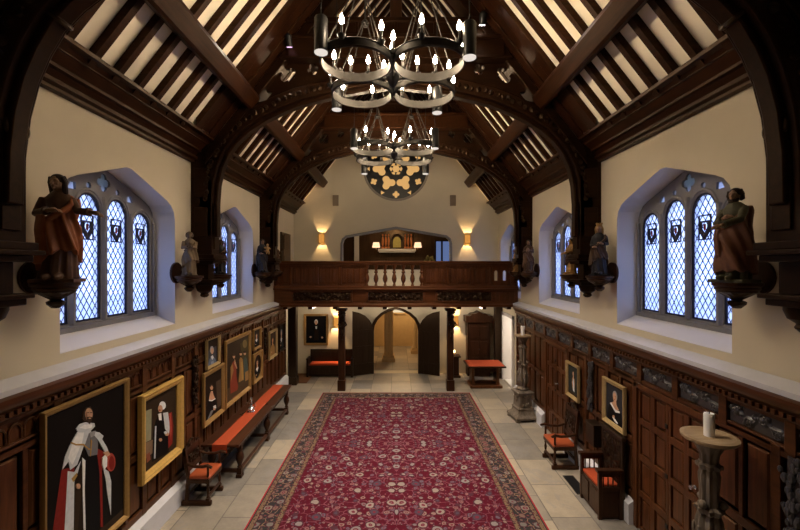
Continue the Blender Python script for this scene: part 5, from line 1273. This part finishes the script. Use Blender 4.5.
chandelier(10.62, 'rear wrought iron chandelier of four linked rings before the rose window', 'rear')
ROOFW = 30
for x, z, mt, lb, rz in ((1.72, 9.22, M_spotw, 'small white spotlight on the middle truss at right', 0), (-2.13, 8.78, M_spotv, 'small violet tinted spotlight on the middle truss at left', 0)):
    t = thing('spotlight', lb, 'spotlight', (x, 8.0, z))
    M = Matrix.Rotation(math.radians(25), 4, 'X')
    MB().lathe([(0, 0), (.06, 0), (.065, .01), (.065, .2), (.03, .24), (0, .24)], (0, 0, 0), 14, M=M).build('housing', M_black, t); MB().lathe([(0, -.006), (.055, -.006), (.055, .004), (0, .004)], (0, 0, 0), 14, M=M).build('lens', mt, t)
    MB().box(-.015, .015, .0, .2, .1, .13).build('arm', M_black, t)
    L = bpy.data.lights.new('spotlight_lamp', 'SPOT'); L.energy = ROOFW; L.spot_size = math.radians(120); L.spot_blend = .8; L.color = (1, .85, .7); L.shadow_soft_size = .05
    o = bpy.data.objects.new('spotlight_lamp', L); C.objects.link(o); o.location = (0, -.03, -.03); o.rotation_euler = (math.radians(-35), 0, 0); o.parent = t

# ------------------------------------------------------------------ light, sky, camera
def area(nm, loc, rot, sx, sy, e, col):
    L = bpy.data.lights.new(nm, 'AREA'); L.shape = 'RECTANGLE'; L.size = sx; L.size_y = sy; L.energy = e; L.color = col
    o = bpy.data.objects.new(nm, L); C.objects.link(o); o.location = loc; o.rotation_euler = rot; return o
def point(nm, loc, e, col, r=.1):
    L = bpy.data.lights.new(nm, 'POINT'); L.energy = e; L.color = col; L.shadow_soft_size = r
    o = bpy.data.objects.new(nm, L); C.objects.link(o); o.location = loc; return o
point('passage_lamp', (.1, 19.4, 2.6), 40, (1, .68, .34), .15)
point('passage_lamp', (.6, 21.2, 2.6), 34, (1, .68, .34), .15)
for x in (-2.6, .0, 2.6): point('under_gallery_fill', (x, 15.1, 2.82), 22, (1, .82, .62), .08)  # added fill without fixtures, brightens the space below the gallery
point('parapet_fill', (0, 15.2, 3.5), 16, (1, .84, .66), .08)  # added unseen fill behind the parapet, lights the wall between the balusters
point('lobby_lamp', (5.6, 14.9, 2.4), 60, (1, .86, .7), .15)
point('upper_room_lamp', (0, 18.4, 6.2), 30, (1, .72, .42), .15)
w = bpy.data.worlds.new('dusk_sky'); S.world = w; w.use_nodes = True; nt = w.node_tree; nt.nodes.clear()
bg = nt.nodes.new('ShaderNodeBackground'); out = nt.nodes.new('ShaderNodeOutputWorld'); nt.links.new(bg.outputs[0], out.inputs[0])
tc = nt.nodes.new('ShaderNodeTexCoord'); sp = nt.nodes.new('ShaderNodeSeparateXYZ'); nt.links.new(tc.outputs['Generated'], sp.inputs[0])
rp = nt.nodes.new('ShaderNodeValToRGB'); nt.links.new(sp.outputs[2], rp.inputs[0])
el = rp.color_ramp.elements; el[0].position = 0; el[0].color = (.60, .68, .96, 1); el[1].position = .6; el[1].color = (.46, .56, .95, 1)
nt.links.new(rp.outputs[0], bg.inputs[0]); bg.inputs[1].default_value = 3.7

cam = bpy.data.cameras.new('camera'); co = bpy.data.objects.new('camera', cam); C.objects.link(co)
co.location = (0, 0, 4.4); co.rotation_euler = (PI / 2, 0, 0); cam.lens = 18.0; cam.sensor_width = 36; cam.shift_x = .005; cam.shift_y = .00125
cam.clip_start = .05; cam.clip_end = 300
S.camera = co
S.view_settings.view_transform = 'Standard'; S.view_settings.look = 'None'; S.view_settings.gamma = 1; S.view_settings.use_curve_mapping = False
S.view_settings.exposure = 0.8
